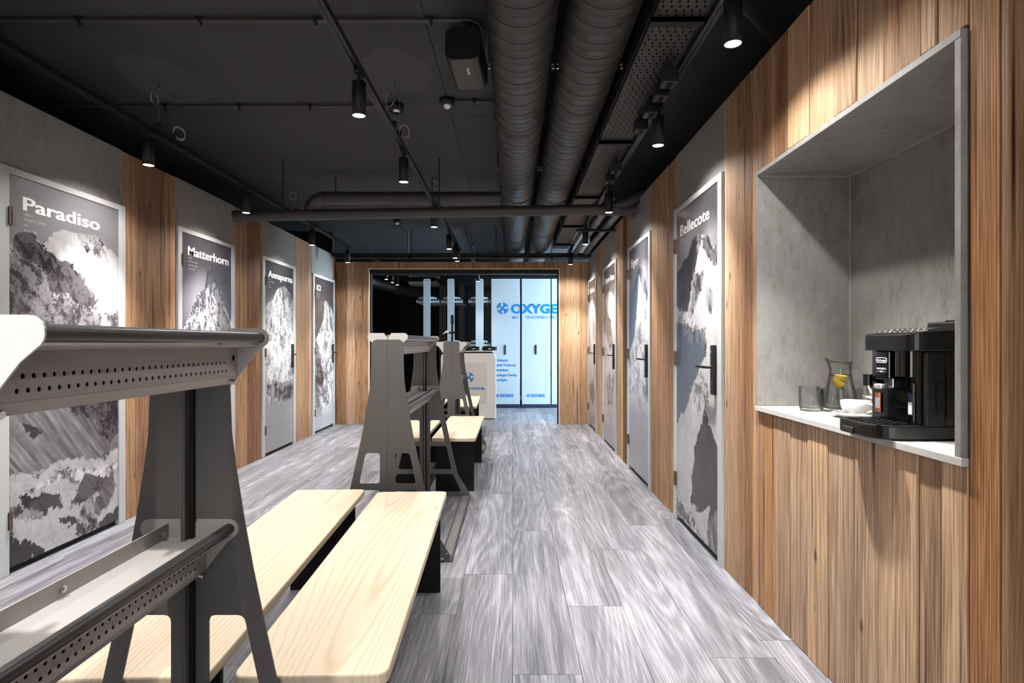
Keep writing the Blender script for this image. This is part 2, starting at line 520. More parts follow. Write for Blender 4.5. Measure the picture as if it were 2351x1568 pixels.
# smeared filler patches around the cable anchors
M['patch'] = simple('ceiling_filler_patch', (60,60,62), 0.8, grain=0.1, gscale=8)
def patch(x, y, rx, ry, seed):
    r = random.Random(seed); n = 26; vs = []
    for i in range(n):
        t = 2*math.pi*i/n; k = 1 + r.uniform(-0.13, 0.13)
        vs.append((x + rx*k*math.cos(t), y + ry*k*math.sin(t), ZC-0.0015))
    MB().add(vs, [tuple(range(n))]).build('filler_patch', M['patch'], ceiling)
for (px, py, rx, ry) in ((375, 185, 0.24, 0.35), (680, 412, 0.20, 0.18), (835, 520, 0.16, 0.2), (1090, 520, 0.12, 0.2), (912, 165, 0.2, 0.32)):
    Y = (ZC-EYE)*FPX/(VY-py); patch((px-VX)/FPX*Y, Y, rx, ry, px)

# ---- outer black shell
shell = thing('wall_outer', 'black outer walls around the timber rooms', None, kind='structure')
MB().box(-4.55, -4.45, -3, 13.2, 0, ZC).build('wall_panel', M['void'], shell)
s_ = MB()
s_.box(3.35, 3.45, -3, 8.85, 0, ZC); s_.box(3.35, 3.45, 10.65, 13.2, 0, ZC); s_.box(3.35, 3.45, 8.85, 10.65, 0, 0.6); s_.box(3.35, 3.45, 8.85, 10.65, 2.35, ZC)
s_.build('wall_panel', M['void'], shell)
MB().box(-4.55, 3.45, 13.0, 13.1, 0, ZC).build('wall_panel', M['void'], shell)
s_ = MB(); s_.box(-4.55, -1.7, -3.0, -2.9, 0, ZC); s_.box(1.3, 3.45, -3.0, -2.9, 0, ZC); s_.box(-1.7, 1.3, -3, -2.9, 2.4, ZC); s_.box(-1.7, 1.3, -3, -2.9, 0, 0.1)
s_.build('wall_panel', M['void'], shell)
MB().box(XR+0.03, 3.36, 8.50, 8.56, 0, ZC).build('wall_panel', M['void'], shell)  # unseen partition added to stop window light leaking behind the right wall
MB().box(-4.46, XL-0.07, 8.50, 8.56, 0, ZC).build('wall_panel', M['void'], shell)  # matching unseen partition added on the left against the same light leak
MB().box(-4.46, XL-0.07, 2.85, 2.86, 0, ZC).build('wall_panel', M['void'], shell)
w1 = thing('window_1', 'shop window with cold daylight in the back room', None, (3.38, 9.75, 0.6), kind='structure')
MB().box(3.40, 3.41, 8.87, 10.63, 0.62, 2.33).build('pane', M['sky_glass'], w1, world=True)
f_ = MB(); f_.box(3.36, 3.42, 8.82, 8.88, 0.58, 2.38); f_.box(3.36, 3.42, 10.62, 10.68, 0.58, 2.38); f_.box(3.36, 3.42, 8.82, 10.68, 0.56, 0.62); f_.box(3.36, 3.42, 8.82, 10.68, 2.33, 2.39)
f_.build('window_frame', M['black'], w1, world=True)
w2 = thing('fill_pane', 'added glowing fill-light pane behind the viewer', None, (-0.2, -2.95, 0.1), kind='structure')
MB().box(-1.68, 1.28, -2.97, -2.96, 0.12, 2.38).build('pane', M['fill_glow'], w2, world=True)
f_ = MB()
for x in (-1.7, -0.23, 1.27): f_.box(x, x+0.06, -2.98, -2.92, 0.1, 2.4)
f_.box(-1.7, 1.3, -2.98, -2.92, 0.1, 0.16); f_.box(-1.7, 1.3, -2.98, -2.92, 2.34, 2.4)
f_.build('window_frame', M['black'], w2, world=True)  # frame around the added fill pane

# ---- left wall: planks and concrete panels over the doors
DW = 0.06     # door frame width
# (leaf start, leaf end) along Y
LD = [(2.945, 3.764), (4.485, 5.273), (5.987, 6.768), (7.488, 8.28)]
RD = [(3.094, 3.884), (4.676, 5.466), (6.20, 6.994), (7.66, 8.345)]
wl = thing('wall_left', 'left timber wall with concrete-look panels over the doors', None, kind='structure')
TH = 0.022
def wall_plank_L(y0, y1, tint, z0=0.0, z1=ZT, proud=0.0):
    plank(XL-TH, XL+proud, y0+0.0013, y1-0.0013, z0, z1, wl, T[tint])
def seq(edges, tints, fn, **kw):
    rr = random.Random(int(edges[0]*1000))
    for a, b, t in zip(edges[:-1], edges[1:], tints): fn(a, b, t, proud=rr.uniform(-0.002, 0.004), **kw)
seq([0.2, 0.45, 0.62, 0.83, 1.02, 1.2, 1.38], 'omlodm', wall_plank_L)
seq([2.27, 2.4, 2.55, 2.75, LD[0][0]-DW], 'odlm', wall_plank_L)
seq([LD[0][1]+DW, YL(311), YL(332), YL(378), LD[1][0]-DW], 'omdm', wall_plank_L)
seq([LD[1][1]+DW, YL(553), YL(567.5), YL(585), LD[2][0]-DW], 'mobm', wall_plank_L)
seq([LD[2][1]+DW, YL(700), YL(709), LD[3][0]-DW], 'omo', wall_plank_L)
seq([LD[3][1]+0.012, YE], 'o', wall_plank_L)
def conc_L(y0, y1):
    MB().box(XL-TH, XL-0.004, y0, y1, 2.08, ZT+0.005).build('concrete_panel', M['concrete'], wl, loc=(XL, y0, 2.08))
for a, b in LD: conc_L(a-DW, min(b+DW, YE))
conc_L(1.38, 2.27)
MB().box(XL-0.06, XL-TH, -2.9, YE+0.1, 0, ZT-0.02).build('backing_board', M['void'], wl)

# ---- right wall
wr = thing('wall_right', 'right timber wall with concrete-look panels and the coffee niche', None, kind='structure')
def wall_plank_R(y0, y1, tint, z0=0.0, z1=ZT, proud=0.0):
    plank(XR-proud, XR+TH, min(y0, y1)+0.0013, max(y0, y1)-0.0013, z0, z1, wr, T[tint])
YC = 1.318       # corner of the right wall, near the camera
N0, N1, NZ0, NZ1, ND = 1.416, 2.614, 0.905, 1.985, 0.41      # niche
seq([RD[0][0]-DW, YR(1690.5), YR(1711), YR(1727), N1+0.004], 'gobo', wall_plank_R)
seq([N1+0.004, YR(1755), YR(1776), YR(1815), YR(1855), YR(1901), YR(1960), YR(2016), YR(2108), YR(2160), N0-0.006], 'orlplwplll', wall_plank_R, z1=NZ0-0.012)
seq([N1+0.004, YR(1778), YR(1810), YR(1858), YR(1914), YR(1966), YR(2029), YR(2115), YR(2151), N0-0.006], 'mmollgolo', wall_plank_R, z0=NZ1+0.008)
seq([N0-0.006, YC], 'r', wall_plank_R)
seq([RD[1][0]-DW, YR(1511), YR(1534), RD[0][1]+DW], 'moo', wall_plank_R)
seq([RD[2][0]-DW, YR(1424), YR(1431), YR(1440), RD[1][1]+DW], 'oodm', wall_plank_R)
seq([RD[3][0]-DW, YR(1377), RD[2][1]+DW], 'oo', wall_plank_R)
seq([YE, RD[3][1]+DW], 'o', wall_plank_R)
for a, b in RD:
    MB().box(XR+0.004, XR+TH, a-DW, min(b+DW, YE), 2.08, ZT+0.005).build('concrete_panel', M['concrete'], wr, loc=(XR, a, 2.08))
for (a, b, c, d) in ((YC+0.02, N0, 0, ZT-0.02), (N1+0.02, YE+0.1, 0, ZT-0.02), (N0, N1+0.02, 0, NZ0-0.03), (N0, N1+0.02, NZ1+0.03, ZT-0.02)):
    MB().box(XR+TH, XR+TH+0.03, a, b, c, d).build('backing_board', M['void'], wr)
# return of the wall towards the right, facing the viewer
xs = [XR, XR+0.19, XR+0.36, XR+0.58, XR+0.77, XR+1.0, XR+1.22, 3.35]
for a, b, t in zip(xs[:-1], xs[1:], 'bmbmbmb'):  # dark tints put the shade of this unlit side into the boards
    plank(a+0.0008, b-0.0008, YC-TH, YC, 0, ZT, wr, T[t])

# niche lining
nic = thing('trim_1', 'grey concrete-look lining and frame of the coffee niche', None, (XR, N0, NZ0), kind='structure')
P = 0.014     # how far the frame stands proud
def lining(name, *b, mat='concrete', bevel=0.001): return MB().box(*b).build(name, M[mat], nic, world=True, bevel=bevel, seg=1)
lining('niche_back', XR+ND, XR+ND+0.016, N0-0.02, N1+0.02, NZ0-0.01, NZ1)
lining('niche_side', XR-P, XR+ND, N1-0.018, N1, NZ0+0.01, NZ1-0.021)
lining('niche_side', XR-P, XR+ND, N0, N0+0.021, NZ0+0.0, NZ1-0.021)
lining('niche_top', XR-P-0.001, XR+ND, N0, N1+0.002, NZ1-0.021, NZ1)
lining('niche_shelf', XR-P-0.002, XR+ND, N0-0.004, N1+0.002, NZ0-0.012, NZ0+0.009, mat='concrete_light')
SHELF = NZ0 + 0.009
# pale joint strips in the inner corners
lining('corner_strip', XR+ND-0.004, XR+ND-0.0005, N1-0.021, N1-0.0185, SHELF, NZ1-0.021, mat='concrete_light', bevel=0)
lining('corner_strip', XR+ND-0.003, XR+ND-0.0005, N0+0.021, N1-0.018, NZ1-0.024, NZ1-0.0215, mat='concrete_light', bevel=0)
lining('corner_strip', XR, XR+ND-0.003, N1-0.020, N1-0.0183, NZ1-0.024, NZ1-0.0215, mat='concrete_light', bevel=0)

# ---- end wall with portal
we = thing('wall_end', 'timber end wall with a wide portal to the back room', None, kind='structure')
OX0, OX1, OZ = -2.121, 0.683, 2.296
def wall_plank_E(x0, x1, tint, z0=0.0, z1=2.405, proud=0.0):
    plank(x0+0.0008, x1-0.0008, YE-proud, YE+0.03, z0, z1, we, T[tint])
def XE(x): return (x-VX)/FPX*YE
for a, b, t in zip([XL, XE(795), XE(815), OX0-0.01], [XE(795), XE(815), OX0-0.01], 'bpo'): wall_plank_E(a, b, t)
for a, b, t in zip([OX1+0.01, XE(1310), XE(1332), XR], [XE(1310), XE(1332), XR], 'olo'): wall_plank_E(a, b, t)
wall_plank_E(OX0-0.01, OX1+0.01, 'm', z0=OZ+0.01)
s_ = MB(); s_.box(XL-0.1, OX0, YE+0.03, YE+0.13, 0, 2.40); s_.box(OX1, XR+0.1, YE+0.03, YE+0.13, 0, 2.40); s_.box(OX0, OX1, YE+0.03, YE+0.13, OZ+0.01, 2.40)
s_.build('backing_board', M['void'], we)
for b in ((OX0-0.011, OX0, YE-0.004, YE+0.03, 0, OZ+0.01), (OX1, OX1+0.011, YE-0.004, YE+0.03, 0, OZ+0.01), (OX0, OX1, YE-0.004, YE+0.03, OZ, OZ+0.011)):
    MB().box(*b).build('edge_strip', M['edge_light'], we)
s_ = MB(); s_.box(OX0, OX0+0.015, YE+0.02, YE+0.14, 0, OZ); s_.box(OX1-0.015, OX1, YE+0.02, YE+0.14, 0, OZ); s_.box(OX0, OX1, YE+0.02, YE+0.16, OZ-0.065, OZ)
s_.build('portal_lining', M['black'], we)

# ================================================================== DOORS with mountain prints
def lattice(ix, iy, seed):
    h = (ix.astype(np.int64)*374761393 + iy.astype(np.int64)*668265263 + seed*974711) & 0x7fffffff
    h = ((h ^ (h >> 13)) * 1274126177) & 0x7fffffff
    h = h ^ (h >> 16)
    return (h & 0xffff) / 65535.0
def vnoise(x, y, seed):
    ix = np.floor(x); iy = np.floor(y); fx = x-ix; fy = y-iy
    fx = fx*fx*(3-2*fx); fy = fy*fy*(3-2*fy)
    a = lattice(ix, iy, seed); b = lattice(ix+1, iy, seed); c = lattice(ix, iy+1, seed); d = lattice(ix+1, iy+1, seed)
    return (a*(1-fx)+b*fx)*(1-fy) + (c*(1-fx)+d*fx)*fy
def fbm(x, y, seed, oct=5, gain=0.55):
    s = np.zeros_like(x); a = 1.0; t = 0
    for i in range(oct):
        s += a*vnoise(x, y, seed+i*17); t += a; a *= gain; x = x*2.03+3.1; y = y*2.03+1.7
    return s/t
def ridged(x, y, seed, oct=5, gain=0.55):
    s = np.zeros_like(x); a = 1.0; t = 0
    for i in range(oct):
        s += a*(1-np.abs(2*vnoise(x, y, seed+i*17)-1)); t += a; a *= gain; x = x*2.03+3.1; y = y*2.03+1.7
    return s/t
def inside(poly, x, y):
    r = np.zeros(x.shape, bool); n = len(poly)
    for i in range(n):
        x0, y0 = poly[i]; x1, y1 = poly[(i+1) % n]
        if y0 == y1: continue
        c = ((y0 > y) != (y1 > y)) & (x < (x1-x0)*(y-y0)/(y1-y0) + x0)
        r ^= c
    return r
def lum2rgb(v, warm, cool):
    """print lightness (0..1, display) to linear colour; warm/cool tint the dark end"""
    v = (np.clip(v*0.96, 0, 1)**1.4)[..., None]
    a = np.array(warm)/255.0; b = np.array(cool)/255.0
    c = a*(1-v) + b*v
    return np.where(c <= 0.04045, c/12.92, ((c+0.055)/1.055)**2.4)

LZ0, LZ1 = 0.035, 2.078
def print_mesh(side, d, spec, nx, ny):
    """flat print on a door leaf: a grid with the picture as vertex colours; x right as seen, y up"""
    w = d[1]-d[0]; h = LZ1-LZ0
    if side < 0:
        def uv(px, py):
            Y = YL(px); return (Y-d[0])/w, (EYE-(py-VY)*Y/FPX-LZ0)/h
    else:
        def uv(px, py):
            Y = YR(px); return (d[1]-Y)/w, (EYE-(py-VY)*Y/FPX-LZ0)/h
    u, v = np.meshgrid(np.linspace(0, 1, nx), np.linspace(0, 1, ny))
    X = u*w; Yv = v*h; sd = spec['seed']
    wx = (fbm(X*9, Yv*9, sd+1)-0.5)*0.11 + (fbm(X*48, Yv*48, sd+2, 4, 0.7)-0.5)*0.07
    wy = (fbm(X*9, Yv*9, sd+3)-0.5)*0.11 + (fbm(X*48, Yv*48, sd+4, 4, 0.7)-0.5)*0.07
    # sky
    s0, s1, gx, gy = spec['sky']
    img = s0 + (s1-s0)*np.exp(-(((u-gx)/0.55)**2 + ((v-gy)/0.14)**2)) + (fbm(X*2+v*3, Yv*5-u*2, sd+9, 4)-0.5)*spec.get('cloud', 0.05)
    mount = inside([uv(*p) for p in spec['line']], u + wx*0.25, v + wy*0.10)
    ang = spec.get('ang', 0.5); ca, sa = math.cos(ang), math.sin(ang)
    Xr = X*ca + Yv*sa; Yr = -X*sa + Yv*ca
    if spec.get('peak'):                      # gullies and ribs fan out down the slopes from the summit
        pu, pv = uv(*spec['peak']); dx = X-pu*w; dy = (pv*h+0.25)-Yv
        A = np.arctan2(dx, np.maximum(dy, 0.02))*5.0; B = np.hypot(dx, dy)*3.4
    else:
        A, B = Xr*7, Yr*3.6
    r1 = ridged(A+wx*9, B+wy*9, sd+21, 6, 0.62)
    f1 = 0.6*fbm(A*5+wx*22, B*4.2+wy*22, sd+22, 5, 0.66) + 0.4*fbm(X*46, Yv*34, sd+25, 4, 0.7)
    st = fbm(Xr*60, Yr*5, sd+23, 3)
    def tex(mode, mean, con):
        if mode == 'snow': return mean - 0.05 + con*(r1-0.55)*1.1 + con*(f1-0.5)*1.1
        if mode == 'mix':
            m = 1/(1+np.exp(-((r1-0.56)*1.2 + (f1-0.5)*2.2)*11))
            return mean - 0.04 + 1.3*con*(m-0.5)
        if mode == 'rock': return mean + con*(f1-0.5)*1.6 + con*(r1-0.55)*0.9
        if mode == 'streak': return mean + con*(st-0.5)*1.5 + con*(f1-0.5)*0.5
        if mode == 'flat': return mean + con*(f1-0.5)*1.0 + con*(fbm(X*3, Yv*2, sd+31, 3)-0.5)*0.9 + con*(st-0.5)*0.7
    base = tex(*spec['base'])
    for poly, mode, mean, con in spec.get('areas', []):
        k = inside([uv(*p) for p in poly], u + wx*0.9, v + wy*0.45)
        base = np.where(k, tex(mode, mean, con), base)
    img = np.where(mount, base + (fbm(X*90, Yv*90, sd+41, 3, 0.8)-0.5)*0.10, img)
    if spec.get('fade'):
        f0, f1_, lv = spec['fade']
        k = np.clip((f0-v)/(f0-f1_), 0, 1); k = k*k*(3-2*k)
        img = img*(1-k) + (lv + (st-0.5)*0.10)*k
    rgb = lum2rgb(img, spec.get('warm', (26,24,28)), spec.get('cool', (246,243,246)))
    if spec.get('blue'):
        for poly, c, amt in spec['blue']:
            k = inside([uv(*p) for p in poly], u + wx*0.6, v + wy*0.3) & mount
            cl = np.array(lin(c)); lum = rgb.mean(axis=-1, keepdims=True)
            rgb = np.where(k[..., None], rgb*(1-amt) + amt*cl*(0.55+lum*1.1), rgb)
    me = bpy.data.meshes.new('print')
    Z = np.zeros(X.size)
    vs = np.stack([X.ravel(), Yv.ravel(), Z], 1)
    i = np.arange(nx*ny).reshape(ny, nx)
    fs = np.stack([i[:-1,:-1], i[:-1,1:], i[1:,1:], i[1:,:-1]], -1).reshape(-1, 4)
    me.from_pydata(vs.tolist(), [], fs.tolist())
    ca_ = me.color_attributes.new('print', 'FLOAT_COLOR', 'POINT')
    buf = np.ones((nx*ny, 4), np.float32); buf[:, :3] = rgb.reshape(-1, 3)
    ca_.data.foreach_set('color', buf.ravel())
    me.update()
    return me

def c1(*p): return [(x/2.613, y/2.613+180) for x, y in p]          # outlines noted from enlarged views of the photograph
def c4(*p): return [(x/3.648, y/3.648+900) for x, y in p]
def c2(*p): return [(x/2.24+380, y/2.24+300) for x, y in p]
def c5(*p): return [(x/2.903+540, y/2.903+560) for x, y in p]
def c6(*p): return [(x/2.6125+1320, y/2.6125+560) for x, y in p]
def c7(*p): return [(x/1.668+1540, y/1.668+380) for x, y in p]

SPEC = {}
SPEC['Paradiso'] = dict(seed=11, sky=(0.57, 0.66, 0.5, 0.83), cloud=0.06, ang=0.7, warm=(34,30,34), cool=(212,209,210),
    line=c1((0,990),(47,985),(85,940),(140,915),(180,925),(245,990),(300,925),(360,910),(440,925),(560,940),(600,975),(700,1075)) + [(300,1500),(0,1600)],
    base=('mix', 0.56, 0.42), areas=[
        (c1((250,1000),(300,925),(360,908),(440,922),(480,960),(620,1000),(720,1080),(720,1420),(600,1400),(560,1290),(480,1180),(380,1110)), 'snow', 0.9, 0.16),
        (c1((440,925),(560,938),(600,978),(655,1115),(590,1085),(520,1040),(470,970)), 'mix', 0.5, 0.5),
        (c1((40,990),(85,935),(140,915),(200,950),(260,1010),(330,1080),(430,1130),(475,1185),(520,1240),(575,1350),(520,1375),(400,1300),(300,1290),(250,1190),(180,1100),(100,1050),(40,1030)), 'mix', 0.26, 0.34),
        (c1((40,1060),(180,1110),(250,1200),(300,1300),(420,1330),(560,1390),(560,1500),(40,1500)), 'mix', 0.47, 0.36),
        ([(0,745),(300,745),(300,935),(0,935)], 'mix', 0.5, 0.4),
        (c4((40,130),(990,60),(990,460),(700,560),(280,660),(40,700)), 'streak', 0.56, 0.32),
        (c4((500,80),(990,40),(990,330),(900,430),(820,330),(800,230),(600,180)), 'mix', 0.28, 0.3),
        (c4((160,280),(230,270),(350,310),(280,390),(220,390)), 'rock', 0.2, 0.1),
        (c4((40,690),(280,650),(220,720),(500,600),(700,530),(850,550),(990,460),(990,1120),(40,1480)), 'snow', 0.88, 0.16),
        (c4((190,790),(560,660),(990,570),(990,660),(900,720),(560,760),(300,800)), 'mix', 0.72, 0.5),
        (c4((150,830),(300,850),(480,880),(480,960),(340,1040),(300,1040),(200,930)), 'mix', 0.24, 0.22),
        (c4((560,980),(700,700),(900,690),(840,800),(740,900),(560,1000)), 'mix', 0.34, 0.24),
        (c4((40,960),(160,900),(330,1060),(240,1100),(130,1040),(40,1060)), 'mix', 0.5, 0.4),
        (c4((470,1060),(640,1060),(640,1110),(530,1130)), 'rock', 0.22, 0.1),
        (c4((860,760),(960,640),(940,860),(800,1020),(720,1010)), 'streak', 0.48, 0.5),
        (c4((700,900),(760,880),(800,1050),(830,1150),(740,1200),(610,1220),(660,1060)), 'mix', 0.52, 0.5),
        (c4((820,1080),(990,960),(990,1120),(820,1190)), 'rock', 0.26, 0.1),
        (c4((40,1190),(150,1240),(330,1310),(360,1360),(40,1510)), 'flat', 0.22, 0.12)])
SPEC['Matterhorn'] = dict(peak=(479,612), seed=23, sky=(0.30, 0.66, 0.35, 0.72), cloud=0.05, ang=-0.1, warm=(34,31,36), cool=(210,208,210),
    line=c2((60,1060),(95,1000),(130,910),(165,830),(195,815),(205,760),(210,720),(222,700),(235,720),(250,760),(280,830),(300,900),(325,970),(345,1010)) + [(560,1400),(390,1400)],
    base=('mix', 0.62, 0.5), areas=[
        (c2((205,700),(222,690),(240,720),(262,780),(300,880),(320,960),(345,1020),(270,1060),(255,900),(240,830),(200,815)), 'mix', 0.36, 0.42),
        (c2((200,730),(238,715),(258,780),(225,800),(203,800)), 'mix', 0.26, 0.25)])
SPEC['Annapurna'] = dict(peak=(648,655), seed=35, sky=(0.22, 0.60, 0.0, 0.72), cloud=0.05, ang=0.2, warm=(36,34,38), cool=(212,212,214),
    line=c5((170,450),(190,430),(220,390),(245,370),(270,310),(300,280),(312,286),(325,278),(350,320),(395,395)) + [(690,1100),(590,1100)],
    base=('mix', 0.66, 0.45), areas=[
        (c5((150,470),(260,380),(290,420),(230,560),(150,640)), 'mix', 0.58, 0.36),
        (c5((320,300),(400,400),(400,600),(340,560),(300,420)), 'mix', 0.52, 0.42),
        (c5((150,650),(400,640),(400,1000),(150,980)), 'mix', 0.80, 0.34),
        (c5((150,890),(240,930),(400,930),(400,1040),(300,1040),(220,1010),(150,970)), 'mix', 0.56, 0.42)],
    fade=(0.27, 0.235, 0.72))
SPEC['K2'] = dict(peak=(745,690), seed=47, sky=(0.26, 0.30, 0.5, 0.8), cloud=0.03, ang=-0.15, warm=(30,26,26), cool=(211,208,208),
    line=c5((500,560),(525,520),(545,470),(575,430),(590,382),(597,374),(606,380),(640,440),(665,490)) + [(790,1100),(700,1100)],
    base=('mix', 0.74, 0.44), areas=[
        (c5((490,560),(540,460),(575,420),(592,378),(590,470),(560,560),(530,650),(490,660)), 'mix', 0.30, 0.12),
        (c5((490,650),(545,660),(560,760),(590,900),(570,960),(490,860)), 'mix', 0.42, 0.4)],
    fade=(0.17, 0.06, 0.80))
SPEC['Bellecote'] = dict(peak=(1604,540), seed=59, sky=(0.30, 0.66, 0.35, 0.84), cloud=0.30, ang=0.35, warm=(34,31,34), cool=(214,212,213),
    line=c7((20,430),(32,410),(45,380),(62,355),(75,335),(90,290),(97,265),(115,262),(150,270),(162,305),(200,312)) + [(1690,1500),(1530,1500)],
    base=('snow', 0.88, 0.2), areas=[
        (c7((20,420),(45,378),(75,335),(90,290),(100,270),(108,330),(100,400),(82,470),(70,555),(20,550)), 'streak', 0.30, 0.26),
        (c7((100,262),(130,268),(112,330),(104,330)), 'mix', 0.5, 0.5),
        (c7((128,268),(152,268),(165,305),(200,310),(200,400),(172,390),(150,340),(130,330)), 'mix', 0.28, 0.26),
        (c7((95,420),(130,400),(130,450),(90,560),(78,550)), 'mix', 0.5, 0.4),
        (c7((140,470),(165,470),(162,560),(142,540)), 'mix', 0.44, 0.4),
        (c7((20,560),(70,560),(120,620),(20,610)), 'mix', 0.72, 0.45),
        (c7((20,600),(70,610),(135,640),(145,700),(118,770),(90,850),(60,940),(20,990)), 'flat', 0.36, 0.26),
        (c7((30,600),(140,640),(140,690),(90,670),(30,650)), 'mix', 0.45, 0.3),
        (c7((80,860),(120,790),(150,830),(150,930),(110,940)), 'mix', 0.66, 0.4),
        (c7((135,945),(200,1110),(200,1570),(150,1480),(158,1300),(120,1330),(80,1290),(92,1180),(98,1070)), 'flat', 0.27, 0.2),
        (c7((20,1280),(80,1330),(150,1470),(150,1400),(190,1570),(90,1450),(20,1400)), 'mix', 0.62, 0.5),
        (c7((150,1380),(190,1320),(190,1500),(155,1480)), 'streak', 0.45, 0.5)],
    blue=[(c7((20,620),(135,650),(140,720),(60,940),(20,990)), (96,116,138), 0.45)])
SPEC['Eiger'] = dict(peak=(1471,609), seed=71, sky=(0.24, 0.72, 0.55, 0.86), cloud=0.05, ang=-0.25, warm=(34,32,40), cool=(212,212,214),
    line=c6((300,520),(330,430),(345,330),(370,200),(385,140),(394,128),(402,140),(412,152),(440,230),(470,310)) + [(1500,1150),(1440,1150)],
    base=('mix', 0.72, 0.46), areas=[
        (c6((300,520),(345,330),(370,200),(387,135),(392,200),(384,300),(375,430),(360,560),(320,680)), 'flat', 0.42, 0.12),
        (c6((388,130),(412,150),(470,300),(470,420),(430,330),(404,260),(392,200)), 'mix', 0.36, 0.4),
        (c6((384,180),(396,180),(402,330),(420,430),(392,500),(372,520)), 'snow', 0.92, 0.12)],
    fade=(0.42, 0.2, 0.72),
    blue=[(c6((300,520),(345,330),(370,200),(387,135),(392,200),(384,300),(375,430),(360,560),(320,700)), (74,108,140), 0.8)])
SPEC['Monte Rosa'] = dict(peak=(1402,668), seed=83, sky=(0.27, 0.36, 0.6, 0.8), cloud=0.04, ang=0.35, warm=(44,34,32), cool=(212,208,207),
    line=c6((165,440),(178,380),(185,340),(200,300),(213,283),(225,288),(236,305),(250,345)) + [(1420,1050),(1380,1050)],
    base=('snow', 0.86, 0.16), areas=[
        (c6((170,350),(184,345),(200,400),(222,460),(232,600),(215,640),(195,560),(170,480)), 'mix', 0.42, 0.4),
        (c6((195,800),(215,770),(240,860),(235,980),(205,960)), 'mix', 0.56, 0.36),
        (c6((170,620),(200,600),(215,700),(170,700)), 'snow', 0.78, 0.2)], fade=(0.14, 0.05, 0.74))
SPEC['Makalu'] = dict(peak=(1361,689), seed=97, sky=(0.28, 0.34, 0.6, 0.8), cloud=0.03, ang=0.1, warm=(48,36,32), cool=(212,207,203),
    line=c6((70,420),(83,385),(95,355),(106,338),(112,342),(122,370),(132,410)) + [(1375,1020),(1345,1020)],
    base=('snow', 0.86, 0.16), areas=[
        (c6((70,420),(90,400),(95,520),(100,640),(70,700)), 'mix', 0.5, 0.4),
        (c6((104,400),(122,470),(128,600),(112,560)), 'mix', 0.6, 0.34),
        (c6((85,850),(110,820),(125,900),(110,980)), 'mix', 0.55, 0.36)], fade=(0.12, 0.04, 0.7))

INFO = {
 'Paradiso': (0.566, ['4.061 m', '45.520°N, 7.273°E', 'Italy', 'Graian Alps']),
 'Matterhorn': (0.655, ['4.478 m', '45.977°N, 7.658°E', 'Switzerland / Italy', 'Pennine Alps']),
 'Annapurna': (0.665, ['8.091 m', '28.596°N, 83.820°E', 'Nepal', 'Himalayas']),
 'K2': (0.165, ['8.611 m', '35.882°N, 76.513°E', 'Pakistan / China', 'Karakoram']),
 'Bellecote': (0.565, ['3.417 m', '45.492°N, 6.787°E', 'France', 'Vanoise Massif, Alps']),
 'Eiger': (0.31, ['3.967 m', '46.577°N, 8.005°E', 'Switzerland', 'Bernese Alps']),
 'Monte Rosa': (0.64, ['4.634 m', '45.937°N, 7.867°E', 'Switzerland / Italy', 'Pennine Alps']),
 'Makalu': (0.46, ['8.485 m', '27.889°N, 87.089°E', 'Nepal / China', 'Himalayas'])}

